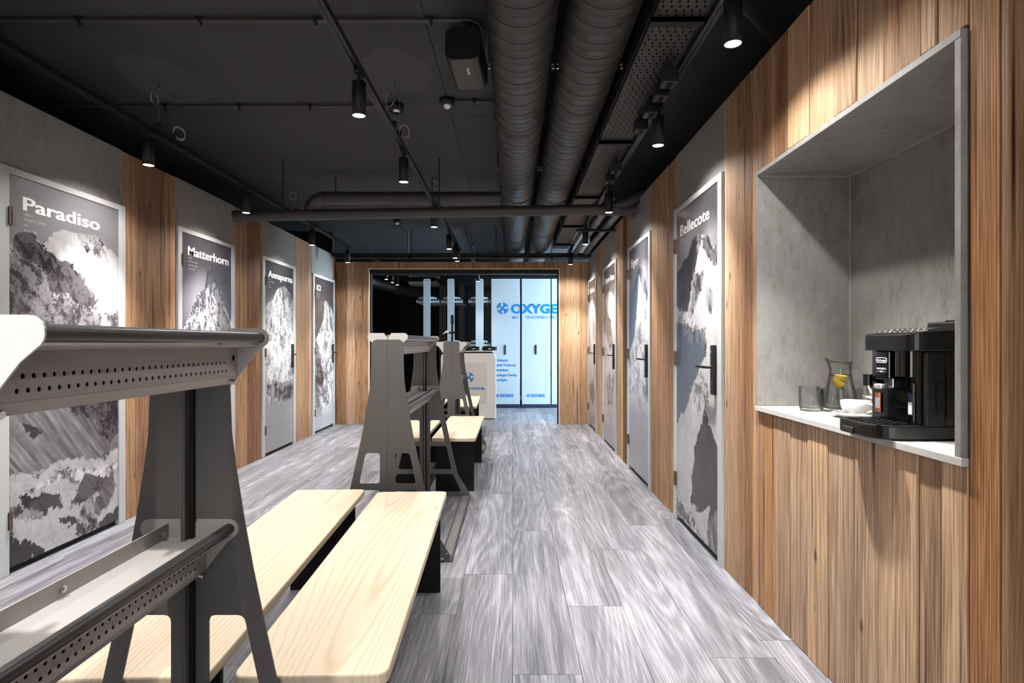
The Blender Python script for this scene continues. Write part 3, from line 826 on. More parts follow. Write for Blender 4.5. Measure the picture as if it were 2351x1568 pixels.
def door(n, side, d, name, label, nx, ny):
    """side -1: on the left wall, hinges near; +1: on the right wall, hinges far"""
    X = XL if side < 0 else XR
    inn = -side                                   # towards the room
    right = (0, 1, 0) if side < 0 else (0, -1, 0)
    dr = thing('door_%d' % n, label, None, (X, (d[0]+d[1])/2, 0), kind='structure')
    def fx(t): return X + inn*t
    a, b = d[0]-DW, min(d[1]+DW, YE-0.002)
    # frame with mitred look: two jambs and a head
    MB().box(fx(-0.02), fx(0.018), a, d[0]-0.002, 0, 2.118).build('door_jamb', M['frame'], dr, world=True, bevel=0.002, seg=1)
    if b > d[1]+0.01:
        MB().box(fx(-0.02), fx(0.018), d[1]+0.002, b, 0, 2.118).build('door_jamb', M['frame'], dr, world=True, bevel=0.002, seg=1)
    MB().box(fx(-0.02), fx(0.0175), d[0]-0.002, d[1]+0.002, LZ1+0.003, 2.1175).build('door_head', M['frame'], dr, world=True, bevel=0.002, seg=1)
    MB().box(fx(-0.02), fx(-0.012), d[0], d[1], 0.0, LZ0).build('gap_shade', M['black'], dr, world=True)  # black strip stands in for the shade in the gap under the leaf
    leaf = MB().box(fx(-0.02), fx(0.0095), d[0]+0.001, d[1]-0.001, LZ0, LZ1).build('door_leaf', M['frame'], dr, world=True)
    # print
    o0 = (fx(0.0105), d[0] if side < 0 else d[1], LZ0)
    pr = link('mountain_print', print_mesh(side, d, SPEC[name], nx, ny), M['print'], dr)
    pr.matrix_basis = Matrix.Translation(-dr.location) @ onto(o0, right)
    wid, lines = INFO[name]
    v, f = text_mesh(name, 0.075, wid, bold=0.008, smear=0.02)
    ti = link('title_lettering', MB().add(v, f).mesh('title', False), M['white_ink'], pr)
    ti.location = (0.085, 1.911-LZ0, 0.0008)
    mb = MB()
    for k, s in enumerate(lines):
        v, f = text_mesh(s, 0.0135)
        mb.add([(p[0], p[1]-0.0285*k, p[2]) for p in v], f)
    tx = link('detail_lettering', mb.mesh('details', False), M['grey_ink'], pr)
    tx.location = (0.09, 1.884-LZ0, 0.0008)
    # hinges
    hy = d[0]-0.002 if side < 0 else d[1]+0.002
    for z in (0.28, 1.10, 1.86):
        h = MB()
        h.cyl((fx(0.023), hy, z-0.045), (fx(0.023), hy, z-0.016), 0.0085, n=10)
        h.cyl((fx(0.023), hy, z-0.014), (fx(0.023), hy, z+0.014), 0.0085, n=10)
        h.cyl((fx(0.023), hy, z+0.016), (fx(0.023), hy, z+0.045), 0.0085, n=10)
        h.cyl((fx(0.023), hy, z-0.05), (fx(0.023), hy, z+0.05), 0.004, n=8)
        h.box(fx(0.01), fx(0.02), hy-0.011, hy+0.011, z-0.045, z+0.045)
        h.build('hinge', M['brass'], dr, world=True)
    # lock plate with lever
    ly = d[1]-0.048 if side < 0 else d[0]+0.048
    lp = MB().box(fx(0.010), fx(0.034), ly-0.019, ly+0.019, 0.915, 1.19).build('lock_plate', M['black_plastic'], dr, world=True, bevel=0.004)
    dirn = -1 if side < 0 else 1
    lv = MB()
    lv.tube([(fx(0.03), ly, 1.068), (fx(0.058), ly, 1.068), (fx(0.066), ly+dirn*0.012, 1.068), (fx(0.066), ly+dirn*0.15, 1.068)], 0.0085, 10)
    lv.build('lever', M['black_plastic'], lp, world=True)
    MB().cyl((fx(0.034), ly, 1.15), (fx(0.0355), ly, 1.15), 0.008, n=16).build('keypad_dot', M['steel_dark'], lp, world=True)
    return dr

DOORS = [
 (1, -1, LD[0], 'Paradiso', 'grey framed door printed with the Paradiso mountain, nearest on the left wall', 190, 480),
 (2, -1, LD[1], 'Matterhorn', 'grey framed door printed with the pointed Matterhorn peak', 130, 330),
 (3, -1, LD[2], 'Annapurna', 'grey framed door printed with the snowy Annapurna peak', 100, 260),
 (4, -1, LD[3], 'K2', 'grey framed door printed with the K2 peak beside the end wall', 80, 220),
 (5, 1, RD[0], 'Bellecote', 'grey framed door printed with the Bellecote mountain, next to the coffee niche', 170, 440),
 (6, 1, RD[1], 'Eiger', 'grey framed door printed with the bluish Eiger ridge', 120, 320),
 (7, 1, RD[2], 'Monte Rosa', 'grey framed door printed with the brown-toned Monte Rosa peak', 80, 240),
 (8, 1, RD[3], 'Makalu', 'grey framed door printed with the Makalu peak, farthest on the right wall', 60, 200)]
for a in DOORS: door(*a)
# the next door on the left, cut off by the picture edge
xd = thing('door_9', 'plain grey door leaf at the near end of the left wall', None, (XL, 1.83, 0), kind='structure')
MB().box(XL-0.02, XL+0.018, 1.38, 1.44, 0, 2.118).build('door_jamb', M['frame'], xd, world=True)
MB().box(XL-0.02, XL+0.018, 2.21, 2.27, 0, 2.118).build('door_jamb', M['frame'], xd, world=True)
MB().box(XL-0.02, XL+0.0175, 1.44, 2.21, 2.08, 2.1175).build('door_head', M['frame'], xd, world=True)
MB().box(XL-0.02, XL+0.0095, 1.442, 2.208, LZ0, 2.078).build('door_leaf', M['frame'], xd, world=True)

# ================================================================== RACKS
def plate_outline():
    right = [(0.088,1.22),(0.088,1.10),(0.092,1.0),(0.103,0.916),(0.120,0.81),(0.140,0.70),(0.163,0.59),(0.206,0.395),(0.256,0.18),(0.345,0.035),(0.345,0.004)]
    return right
def plate_half(s):
    """one half of an end plate (s=+1 right, -1 left) as outlines in X,Z with its three cut-outs"""
    r = plate_outline()
    top = arc(0.088-0.03, 1.22-0.03, 0.03, 90, 0, 5)
    out = [(0.0007, 1.22)] + top + r[1:] + [(0.0007, 0.004)]
    holes = [round_poly([(0.042,0.598),(0.120,0.598),(0.156,0.431),(0.042,0.431)], 0.016),
             round_poly([(0.042,0.395),(0.168,0.395),(0.208,0.215),(0.042,0.215)], 0.016),
             round_poly([(0.042,0.178),(0.218,0.178),(0.285,0.035),(0.042,0.035)], 0.016)]
    return [[(s*x, z) for x, z in o] for o in [out] + holes]
_pl = {}
def plate_mesh(s):
    if s not in _pl:
        v, f = curve_mesh(plate_half(s), 0.004)
        mb = MB().add([(x, -z, y) for x, y, z in v], f)
        _pl[s] = mb.mesh('plate'); _pl[s].materials.append(M['steel_dark'])
    return _pl[s]

def bracket_mesh(s):
    """end bracket of a tray, tube centre at the origin, outwards = s*x"""
    pts = [(-0.088,-0.008),(-0.070,0.021),(-0.02,0.021)] + arc(0,0,0.021,90,-60,8) + [(-0.008,-0.034),(-0.022,-0.052),(-0.062,-0.104),(-0.088,-0.104)]
    v, f = curve_mesh([[(s*x, z) for x, z in pts]], 0.003)
    return MB().add([(x, -z, y) for x, y, z in v], f)

def perforated(L, s, x0, z0, z1, pitch=0.0165):
    """vertical strip with two staggered rows of round holes and a larger hole at each end (Y from 0 to L)"""
    mb = MB()
    def quad(y0, y1, a, b): mb.add([(x0,y0,a),(x0,y1,a),(x0,y1,b),(x0,y0,b)], [(0,1,2,3)])
    rows = [(z0+0.013, 0.0), (z0+0.031, pitch*0.5)]
    e = 0.032
    def cell(cy, cz, w, h, r):
        out = [(cy+w*x, cz+h*z) for x, z in ((1,0),(1,1),(0,1),(-1,1),(-1,0),(-1,-1),(0,-1),(1,-1))]
        inn = [(cy+r*math.cos(math.pi/4*k), cz+r*math.sin(math.pi/4*k)) for k in range(8)]
        vs = [(x0, y, z) for y, z in out + inn]
        fs = [(k, (k+1) % 8, 8+(k+1) % 8, 8+k) for k in range(8)]
        mb.add(vs, fs)
    hh = 0.0085
    zt = rows[1][0] + hh
    for (cz, off) in rows:
        n = int((L-2*e-off)//pitch)
        ys = e + off
        quad(e, ys, cz-hh, cz+hh)
        for k in range(n): cell(ys + (k+0.5)*pitch, cz, pitch/2, hh, 0.0036)
        quad(ys+n*pitch, L-e, cz-hh, cz+hh)
    quad(e, L-e, z0, rows[0][0]-hh); quad(e, L-e, rows[0][0]+hh, rows[1][0]-hh); quad(e, L-e, zt, z1)
    for a in (0, L-e):
        cz = z0 + 0.040
        quad(a, a+e, z0, cz-0.012); quad(a, a+e, cz+0.012, z1)
        cell(a+e/2, cz, e/2, 0.012, 0.0075)
    return mb

def tray(rack, xc, s, zc, L, wide_inner=0.088, thick=True):
    """one tray with its two brackets, rail tube and perforated face; rack-local, Y 0..L"""
    g = bpy.data.objects.new('tray', None); COL.objects.link(g); g.parent = rack
    g.location = (xc, 0, zc)
    for y in (0.002, L-0.002):
        mb = bracket_mesh(s); mb.v = [(p[0], p[1]+y, p[2]) for p in mb.v]
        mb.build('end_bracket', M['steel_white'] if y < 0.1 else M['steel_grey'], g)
    MB().cyl((0,0.004,0),(0,L-0.004,0), 0.0115, n=16).build('rail_tube', M['rubber'], g)
    sh = MB()
    xs, xi = s*-0.050, s*-wide_inner
    prof = [(s*0.0, -0.0165), (s*-0.012, -0.0185), (s*-0.050, -0.0205)]
    for (a, b) in zip(prof[:-1], prof[1:]):
        sh.add([(a[0],0.004,a[1]),(b[0],0.004,b[1]),(b[0],L-0.004,b[1]),(a[0],L-0.004,a[1])], [(0,1,2,3)])
    sh.add([(xs,0.004,-0.0205),(xi,0.004,-0.0205),(xi,L-0.004,-0.0205),(xs,L-0.004,-0.0205)], [(0,1,2,3)])
    sh.add([(xs,0.004,-0.084),(s*-0.062,0.004,-0.101),(s*-0.062,L-0.004,-0.101),(xs,L-0.004,-0.084)], [(0,1,2,3)])
    sh.build('tray_floor', M['steel_grey'], g, solid=0.002)
    perforated(L-0.008, s, xs, -0.084, -0.0205).build('perforated_face', M['steel_grey'], g, solid=0.0018, recalc=False).location = (0, 0.004, 0)
    MB().box(s*-0.0535, s*-0.0625, 0.006, L-0.006, -0.083, -0.0225).build('hole_shade', M['void'], g)  # black sheet stands in for the shade seen through the holes
    # raised back flange with two bolts
    MB().box(xi-0.0012, xi+0.0012, 0.004, L-0.004, -0.0205, 0.012).build('back_flange', M['steel_grey'], g)
    for y in (0.03, L*0.5, L-0.03):
        b = MB(); b.cyl((xi+s*0.0012, y, -0.004), (xi+s*0.0065, y, -0.004), 0.0065, n=6, smooth=False); b.cyl((xi+s*0.0065, y, -0.004), (xi+s*0.009, y, -0.004), 0.0035, n=8)
        b.build('bolt', M['zinc'], g)
    for y in (0.02, L-0.02):
        b = MB(); b.cyl((s*-0.058, y, -0.094), (s*-0.046, y, -0.098), 0.006, n=6, smooth=False)
        b.build('bolt', M['zinc'], g)
    return g

def rack(label, X, y0, y1, up_x, up_z, low_z):
    L = y1-y0
    r = thing('boot_rack', label, 'rack', (X, y0, 0), group='boot racks in the middle row')
    for y, inward in ((0.0, 1), (L, -1)):
        for s in (-1, 1):
            p = link('end_plate', plate_mesh(s), None, r); p.location = (0, y, 0)
            # folded inner flange of the plate half
            MB().box(s*0.0005, s*0.0045, y, y+inward*0.03, 0.03, 1.2).build('plate_flange', M['steel_dark'], r)
        c = MB().box(-0.013, 0.013, y+inward*0.004, y+inward*0.012, 0.02, 1.18).build('centre_post', M['black'], r)
        for k in range(9):
            z = 0.30 + 0.1*k
            MB().cyl((0.0, y+inward*0.012, z), (0.0, y+inward*0.016, z), 0.005, n=8).build('bolt', M['steel_dark'], c)
    for s in (-1, 1): tray(r, s*up_x, s, up_z, L)
    # lower level: one tray open to the aisle, its back flange past the centre line
    tray(r, 0.088, 1, low_z, L, wide_inner=0.135)
    for y in (0.002, L-0.002):
        mb = bracket_mesh(-1); mb.v = [(p[0], p[1]+y, p[2]) for p in mb.v]
        mb.build('end_bracket', M['steel_grey'], r).location = (-0.088, 0, low_z)
    # base rails with gussets and bolts
    for s in (-1, 1):
        b = MB()
        b.box(s*0.285, s*0.350, 0.0, L, 0.003, 0.006); b.box(s*0.3485, s*0.3515, 0.0, L, 0.003, 0.036)
        b.box(s*0.285, s*0.288, 0.0, L, 0.003, 0.018)
        rail = b.build('base_rail', M['steel_dark'], r)
        for y, q in ((0.0, -1), (L, 1)):
            v = [(s*0.345, 0.005), (s*0.27, 0.005), (s*0.27, 0.03), (s*0.245, 0.19), (s*0.235, 0.19), (s*0.335, 0.03)]
            bl = MB(); bl.cyl((s*0.30, y-q*0.002, 0.022), (s*0.30, y+q*0.012, 0.022), 0.009, n=8); bl.cyl((s*0.325, y-q*0.002, 0.05), (s*0.325, y+q*0.008, 0.05), 0.005, n=8)
            bl.build('bolt', M['zinc'], rail)
    return r
rack('dark grey boot rack nearest the camera, cut by the left picture edge', -0.715, 0.655, 1.262, 0.155, 1.212, 0.79)
rack('dark grey boot rack between the two pairs of pine benches', -0.686, 3.12, 4.45, 0.090, 1.235, 0.846)
rack('dark grey boot rack farthest back, in front of the white welcome desk', -0.662, 6.15, 6.72, 0.145, 1.195, 0.80)

# black stand with clamp on the far rack
st = thing('clamp_stand', 'thin black pole with a silver clamp on the farthest rack', 'stand', (-0.682, 6.42, 1.0))
MB().cyl((-0.682,6.42,1.0),(-0.682,6.42,1.46),0.012,n=12).build('pole', M['black'], st, world=True)
MB().cyl((-0.682,6.42,1.42),(-0.682,6.42,1.52),0.019,0.016,n=12).build('handle', M['black'], st, world=True)
c_ = MB(); c_.tube([(-0.66,6.42,1.325),(-0.70,6.41,1.32),(-0.735,6.40,1.318)], 0.014, 8)
c_.build('clamp', M['black'], st, world=True)
c_ = MB(); c_.prism([(-0.79,1.30),(-0.745,1.345),(-0.72,1.34),(-0.715,1.31),(-0.745,1.318)], 1, 6.385, 6.405)
c_.build('clip', M['silver'], st, world=True, bevel=0.003)

# ================================================================== BENCHES
def bench(label, xf, xn, yn, yf, width=0.35, group='pine benches'):
    """xn/xf: right edge X at the near / far end"""
    L = yf-yn; ang = math.atan2(xn-xf, L)
    cx = (xn+xf)/2 - width/2; cy = (yn+yf)/2
    b = thing('pine_bench', label, 'bench', (cx, cy, 0), ang, group)
    out = rrect(-width/2, width/2, -L/2, L/2, 0.028, 5)
    MB().prism(out, 2, 0.420, 0.450).build('seat_board', M['pine'], b, bevel=0.005, seg=2)
    for y in (-L/2+0.12, L/2-0.14):
        MB().box(-width/2+0.02, width/2-0.02, y-0.009, y+0.009, 0.0, 0.420).build('leg_board', M['plywood_black'], b, bevel=0.001, seg=1)
    MB().box(-0.012, 0.012, -L/2+0.13, L/2-0.15, 0.30, 0.420).build('stretcher', M['plywood_black'], b)
    return b
bench('pine bench in the foreground, the right one by the aisle', -0.333, -0.284, 1.285, 2.88)
bench('pine bench in the foreground, the left one partly behind the near rack', -0.757, -0.692, 1.275, 2.92)
bench('pine bench behind the middle rack, the right one by the aisle', -0.292, -0.294, 4.50, 5.87)
bench('pine bench behind the middle rack, the left one seen through the rack legs', -0.70, -0.70, 4.52, 5.87)
bench('pine bench behind the farthest rack, the right one before the welcome desk', -0.455, -0.43, 6.78, 8.1)
bench('pine bench behind the farthest rack, the left one mostly hidden', -0.87, -0.85, 6.78, 8.1)

# ================================================================== CEILING SERVICES
def spiral_duct(name, X, Z, R, y0, y1, label):
    d = thing(name, label, 'duct', (X, y0, Z), group='spiral air ducts')
    pitch, nseg = 0.131, 56
    prof = [(0.0, 0.0), (0.18, 0.0), (0.36, 0.0), (0.43, 0.0013), (0.48, 0.0028), (0.54, 0.0022), (0.60, 0.0), (0.80, 0.0)]
    n = int((y1-y0)/pitch); mb = MB(); m = 0; vs = []
    for i in range(n):
        for t, dr in prof:
            m += 1
            for k in range(nseg+1):
                a = 2*math.pi*k/nseg
                vs.append(((R+dr)*math.sin(a), (i+t+k/nseg)*pitch, (R+dr)*math.cos(a)))
    w = nseg+1; fs = []
    for i in range(m-1):
        for k in range(nseg): fs.append((i*w+k, i*w+k+1, (i+1)*w+k+1, (i+1)*w+k))
    mb.add(vs, fs, None, True)      # one helical strip; its seam lies on top of the duct
    mb.build('duct_pipe', M['duct'], d)
    mb = MB(); hs = 40
    mb.tube([((R+0.0004)*math.sin(2*math.pi*k/hs), k/hs*pitch, (R+0.0004)*math.cos(2*math.pi*k/hs)) for k in range(n*hs)], 0.0016, 4)
    mb.build('spiral_seam', M['void'], d)
    return d
D1 = spiral_duct('air_duct', 0.043, 2.67, 0.155, 0.6, 10.9, 'left of the two dark spiral air ducts along the ceiling')
D2 = spiral_duct('air_duct', 0.392, 2.67, 0.157, 0.6, 10.9, 'right of the two dark spiral air ducts along the ceiling')
for D, X, ys in ((D1, 0.043, (3.62, 5.35, 7.45)), (D2, 0.392, (3.28, 5.35, 7.05))):
    for y in ys:
        c = MB()
        n = 40
        c.lathe([(0.156,0),(0.1635,0.0),(0.1645,0.012),(0.1635,0.024),(0.156,0.024)], n=n, M=Matrix.Translation((X, y, 2.67)) @ Matrix.Rotation(math.radians(-90), 4, 'X'))
        c.build('duct_collar', M['duct'], D, world=True)
    for y in (2.9, 4.6, 6.6):
        for s in (-1, 1):
            MB().cyl((X+s*0.163, y, 2.62), (X+s*0.163, y, ZC), 0.004, n=6).build('hanger_rod', M['black'], D, world=True)
            b = MB(); b.cyl((X+s*0.163, y, 2.60), (X+s*0.163, y, 2.63), 0.008, n=6, smooth=False); b.box(X+s*0.155, X+s*0.168, y-0.012, y+0.012, 2.618, 2.622)
            b.build('hanger_nut', M['zinc'], D, world=True)

# branch duct with elbow to the left
br = thing('branch_duct', 'dark round branch duct with an elbow, left of the spiral ducts', 'duct', (-1.0, 5.66, 2.643))
pts = [(-0.12, 5.66, 2.643), (-1.88, 5.66, 2.643)]
el = [(-1.88 - 0.13*math.sin(t), 5.66, 2.643 - 0.13 + 0.13*math.cos(t)) for t in [math.radians(a) for a in range(0, 91, 15)]]
mb = MB(); mb.tube(pts[:1] + [(-0.10-i*0.178, 5.66, 2.643) for i in range(1, 10)] + el, 0.0625, 24); mb.build('duct_pipe', M['pipe'], br, world=True)
for x in (-0.32, -0.62, -0.92, -1.22, -1.52):
    mb = MB(); mb.cyl((x-0.004, 5.66, 2.643), (x+0.004, 5.66, 2.643), 0.0645, n=24); mb.build('duct_seam', M['pipe'], br, world=True)
for x in (-1.76, -1.88):
    mb = MB(); mb.cyl((x-0.009, 5.66, 2.643), (x+0.009, 5.66, 2.643), 0.067, n=24); mb.build('duct_collar', M['pipe'], br, world=True)
for x in (-1.76, -0.8):
    MB().cyl((x, 5.66, 2.70), (x, 5.66, ZC), 0.005, n=6).build('hanger_rod', M['black'], br, world=True)

# sloping drain pipe across the room
dp = thing('drain_pipe', 'dark drain pipe crossing the whole room below the ducts', 'pipe', (-0.7, 5.1, 2.37))
mb = MB(); mb.cyl((-2.49, 5.1, 2.338), (0.95, 5.1, 2.402), 0.0475, n=24); mb.build('pipe_run', M['pipe'], dp, world=True)
for x, w, r in ((-2.47, 0.05, 0.053), (-2.06, 0.02, 0.0505), (-0.68, 0.012, 0.055), (-0.64, 0.012, 0.055), (0.72, 0.03, 0.053)):
    z = 2.338 + (x+2.49)/3.44*0.064
    mb = MB(); mb.cyl((x-w/2, 5.1, z-w*0.009), (x+w/2, 5.1, z+w*0.009), r, n=24); mb.build('pipe_socket', M['pipe'], dp, world=True)
mb = MB(); mb.cyl((0.72, 5.1, 2.398), (1.10, 5.12, 2.392), 0.049, n=20); mb.build('pipe_run', M['pipe'], dp, world=True)
mb = MB(); mb.tube([(0.86, 5.1, 2.41), (1.0, 5.1, 2.45), (1.16, 5.1, 2.52), (1.3, 5.1, 2.6)], 0.05, 18); mb.build('branch_pipe', M['pipe'], dp, world=True)
for p, q in (((1.0,5.1,2.45),(1.03,5.1,2.463)), ((1.08,5.12,2.392),(1.11,5.12,2.391))):
    mb = MB(); mb.cyl(p, q, 0.056, n=20); mb.build('pipe_socket', M['pipe'], dp, world=True)
for x, z in ((-0.66, 2.43), (-2.06, 2.4)):
    MB().cyl((x, 5.1, z), (x, 5.1, ZC), 0.005, n=6).build('hanger_rod', M['black'], dp, world=True)

# perforated cable tray with hangers
ct = thing('cable_tray', 'perforated black cable tray beside the spiral ducts', 'cable tray', (0.685, 1.4, 2.55))
TX0, TX1, TZ = 0.585, 0.787, 2.552
mb = MB(); px = 0.0335; py = 0.031; nx = 6
y = 1.4; row = 0
def tq(x0, x1, y0, y1): mb.add([(x0,y0,TZ),(x1,y0,TZ),(x1,y1,TZ),(x0,y1,TZ)], [(0,1,2,3)])
while y < 8.15:
    off = 0.5*px if row % 2 else 0.0
    x = TX0
    for k in range(nx):
        a = TX0 + k*px; b = a + px; cx = a + px*(0.30 if row % 2 else 0.62); hw, hl = 0.0042, 0.0085
        tq(a, cx-hw, y, y+py); tq(cx+hw, b, y, y+py); tq(cx-hw, cx+hw, y, y+py/2-hl); tq(cx-hw, cx+hw, y+py/2+hl, y+py)
    tq(TX0+nx*px, TX1, y, y+py)
    y += py; row += 1
mb.build('tray_bottom', M['tray_black'], ct, world=True, recalc=False)
mb = MB(); mb.box(TX0-0.003, TX0, 1.4, 8.18, TZ, TZ+0.06); mb.box(TX1, TX1+0.003, 1.4, 8.18, TZ, TZ+0.06)
mb.box(TX0-0.011, TX0-0.003, 1.4, 8.18, TZ+0.02, TZ+0.16)
mb.build('tray_side', M['black'], ct, world=True)
MB().box(TX0, TX1, 1.4, 8.18, TZ+0.055, TZ+0.058).build('tray_lid', M['void'], ct, world=True)
for y in (2.373, 3.81, 5.25, 6.55, 7.75):
    mb = MB(); mb.box(TX0-0.011, TX1+0.010, y-0.02, y+0.02, TZ-0.022, TZ-0.002); mb.box(TX0-0.011, TX1+0.010, y-0.02, y-0.017, TZ-0.022, TZ+0.012)
    mb.build('hanger_bar', M['black'], ct, world=True)
    for x in (TX0-0.007, TX1+0.006):
        MB().cyl((x, y, TZ-0.02), (x, y, ZC), 0.004, n=6).build('hanger_rod', M['black'], ct, world=True)
mb = MB()
for (x, y0, y1, z) in ((0.60, 2.9, 5.0, 0.008), (0.62, 1.6, 3.9, 0.008)):
    mb.tube([(x+0.004*math.sin(i), y0+(y1-y0)*i/12, TZ+z) for i in range(13)], 0.005, 6)
mb.build('copper_cable', M['copper'], ct, world=True)

# sockets hung along the tray
soc = None
for i, (y, x) in enumerate(((2.72, 0.757), (2.88, 0.757), (3.09, 0.757), (3.33, 0.757), (4.13, 0.757), (4.40, 0.757))):
    names = ['nearest', 'second', 'third', 'fourth', 'fifth', 'sixth']
    lab = 'black double socket box on the cable tray, %s from the camera' % names[i]
    if soc is None:
        soc = thing('socket_box', lab, 'socket', (x, y, 2.455), group='sockets along the cable tray')
        MB().box(-0.036, 0.036, -0.005, 0.075, 0.0, 0.062).build('box_body', M['black'], soc, bevel=0.004)
        MB().box(-0.034, 0.034, -0.004, 0.073, -0.006, 0.0).build('cover_plate', M['tray_black'], soc, bevel=0.002)
        MB().box(-0.012, 0.012, 0.02, 0.05, 0.062, 0.0955).build('bracket', M['black'], soc)
        for s in (0.017, 0.052):
            mb = MB(); mb.lathe([(0.010,0.0),(0.0145,-0.001),(0.0155,-0.003),(0.0145,-0.005),(0.012,-0.004),(0.011,-0.001),(0.0,-0.001)], c=(0, s, -0.005), n=16)
            mb.build('socket_insert', M['black'], soc)
    else:
        o = copy_tree(soc); o.location = (x, y, 2.455); o['label'] = lab

# two grey pipes and the cross bar near the right wall
for X, lab in ((0.905, 'left of two grey foil pipes under the ceiling at the far right'), (1.05, 'right of two grey foil pipes under the ceiling at the far right')):
    g = thing('foil_pipe', lab, 'pipe', (X, 5.3, 2.5), group='grey foil pipes')
    MB().cyl((X, 5.2, 2.50), (X, 8.17, 2.50), 0.038, n=18).build('pipe_run', M['pipe_grey'], g, world=True)
    for y in (5.5, 6.1, 6.75, 7.4):
        MB().cyl((X, y, 2.50), (X, y+0.05, 2.50), 0.041, n=18).build('pipe_wrap', M['pipe_grey'], g, world=True)
hb = thing('pipe_hanger', 'black cross bar carrying the two grey pipes', 'hanger', (0.9, 6.28, 2.44))
MB().box(0.70, 1.13, 6.26, 6.30, 2.435, 2.458).build('cross_bar', M['black'], hb, world=True)
for x in (0.855, 0.978): MB().cyl((x, 6.28, 2.45), (x, 6.28, ZC), 0.004, n=6).build('hanger_rod', M['black'], hb, world=True)
hb = thing('pipe_hanger', 'black cross bar below the pipes right at the end wall', 'hanger', (0.95, 8.1, 2.40))
MB().box(0.80, 1.12, 8.10, 8.13, 2.43, 2.455).build('cross_bar', M['black'], hb, world=True)
for x in (0.853, 1.105): MB().cyl((x, 8.115, 2.44), (x, 8.115, ZC), 0.004, n=6).build('hanger_rod', M['black'], hb, world=True)
cd = thing('ceiling_conduit', 'slanting dark conduit above the nearest right spotlight', 'conduit', (1.2, 2.8, 2.78))
MB().cyl((1.03, 2.62, 2.80), (1.42, 3.02, 2.79), 0.028, n=14).build('conduit_pipe', M['pipe'], cd, world=True)
MB().cyl((1.36, 2.96, 2.79), (1.39, 2.99, 2.79), 0.033, n=14).build('conduit_socket', M['pipe'], cd, world=True)

# cable tray over the portal
pt = thing('cable_tray', 'black cable tray running across over the timber portal', 'cable tray', (-0.7, 8.28, 2.44))
mb = MB(); mb.box(XL+0.01, 1.12, 8.20, 8.203, 2.455, 2.50); mb.box(XL+0.01, 1.12, 8.37, 8.373, 2.455, 2.50)
mb.build('tray_side', M['black'], pt, world=True)
mb = MB()
n = 120; dx = 3.72/n
for i in range(n):
    a = XL+0.01+i*dx
    mb.box(a, a+dx*0.55, 8.203, 8.37, 2.44, 2.443)
mb.box(XL+0.01, 1.12, 8.203, 8.215, 2.438, 2.441); mb.box(XL+0.01, 1.12, 8.36, 8.37, 2.438, 2.441)
mb.build('tray_rungs', M['tray_black'], pt, world=True); 
mb = MB(); mb.tube([(XL+0.05+0.1*i, 8.29+0.01*math.sin(i*1.3), 2.455) for i in range(37)], 0.012, 6); mb.build('cable_bundle', M['black'], pt, world=True)
for x in (-1.53, -1.47, -0.24, 0.57):
    MB().cyl((x, 8.28, 2.43), (x, 8.28, ZC), 0.006, n=6).build('hanger_rod', M['black'], pt, world=True)
for x in (-1.5, -0.24, 0.57):
    MB().box(x-0.02, x+0.02, 8.19, 8.38, 2.415, 2.436).build('hanger_bar', M['black'], pt, world=True)

# ---- light tracks, suspended on wires, with spotlights
def track(label, X, Z, y0, y1, wires):
    t = thing('light_track', label, 'light track', (X, y0, Z), group='black light tracks')
    L = y1-y0
    mb = MB()
    poly = [(-0.017,0.016),(0.017,0.016),(0.017,-0.016),(0.0075,-0.016),(0.0075,-0.006),(-0.0075,-0.006),(-0.0075,-0.016),(-0.017,-0.016)]
    mb.prism(poly, 1, 0, L)
    mb.build('track_profile', M['track'], t)
    mb = MB(); mb.box(-0.0065, -0.0045, 0, L, -0.010, -0.007); mb.box(0.0045, 0.0065, 0, L, -0.010, -0.007); mb.build('conductor', M['zinc'], t)
    MB().box(-0.018, 0.018, L-0.02, L+0.004, -0.017, 0.017).build('end_cap', M['black'], t)
    for y in wires:
        for k, dy in enumerate((0.0, 0.16)):
            yy = y + dy - y0; up = ZC - Z
            mb = MB(); mb.cyl((0, yy, 0.07), (0, yy, up-0.03), 0.0011, n=5); w = mb.build('suspension_wire', M['wire'], t)
            mb = MB(); mb.lathe([(0.0,0.075),(0.016,0.072),(0.012,0.05),(0.008,0.017),(0.0,0.016)], c=(0,yy,0), n=12); mb.build('wire_gripper', M['black'], t)
            mb = MB(); mb.cyl((0, yy, up-0.035), (0, yy, up), 0.005, n=8); mb.build('ceiling_anchor', M['zinc'], t)
            r = random.Random(int(y*100)+k)
            pts = []
            th0 = r.uniform(0, 3)
            zb = 0.19 + 0.07*r.random() if k == 0 else 0.06
            sx = -1 if k == 0 else 1
            for i in range(34):
                a = i/33*2*math.pi*1.9
                pts.append((sx*(0.032 + 0.030*math.cos(a+math.pi)), yy + 0.02*math.cos(a+th0) + 0.002*i/8, zb + 0.04*math.sin(a) + 0.0006*i))
            mb = MB(); mb.tube([(0, yy, zb+0.03)] + pts, 0.0017, 5); mb.build('wire_coil', M['wire'], w)
    return t
ZTR = 2.535
track('black light track along the left wall', -2.25, ZTR-0.01, -2.4, 7.92, (1.0, 3.62, 5.9))
track('black light track in the middle of the ceiling', -0.75, ZTR, -2.4, 8.08, (1.0, 3.61, 5.75))
track('black light track along the right wall beside the cable tray', 0.817, ZTR, -2.4, 8.3, (0.2,))

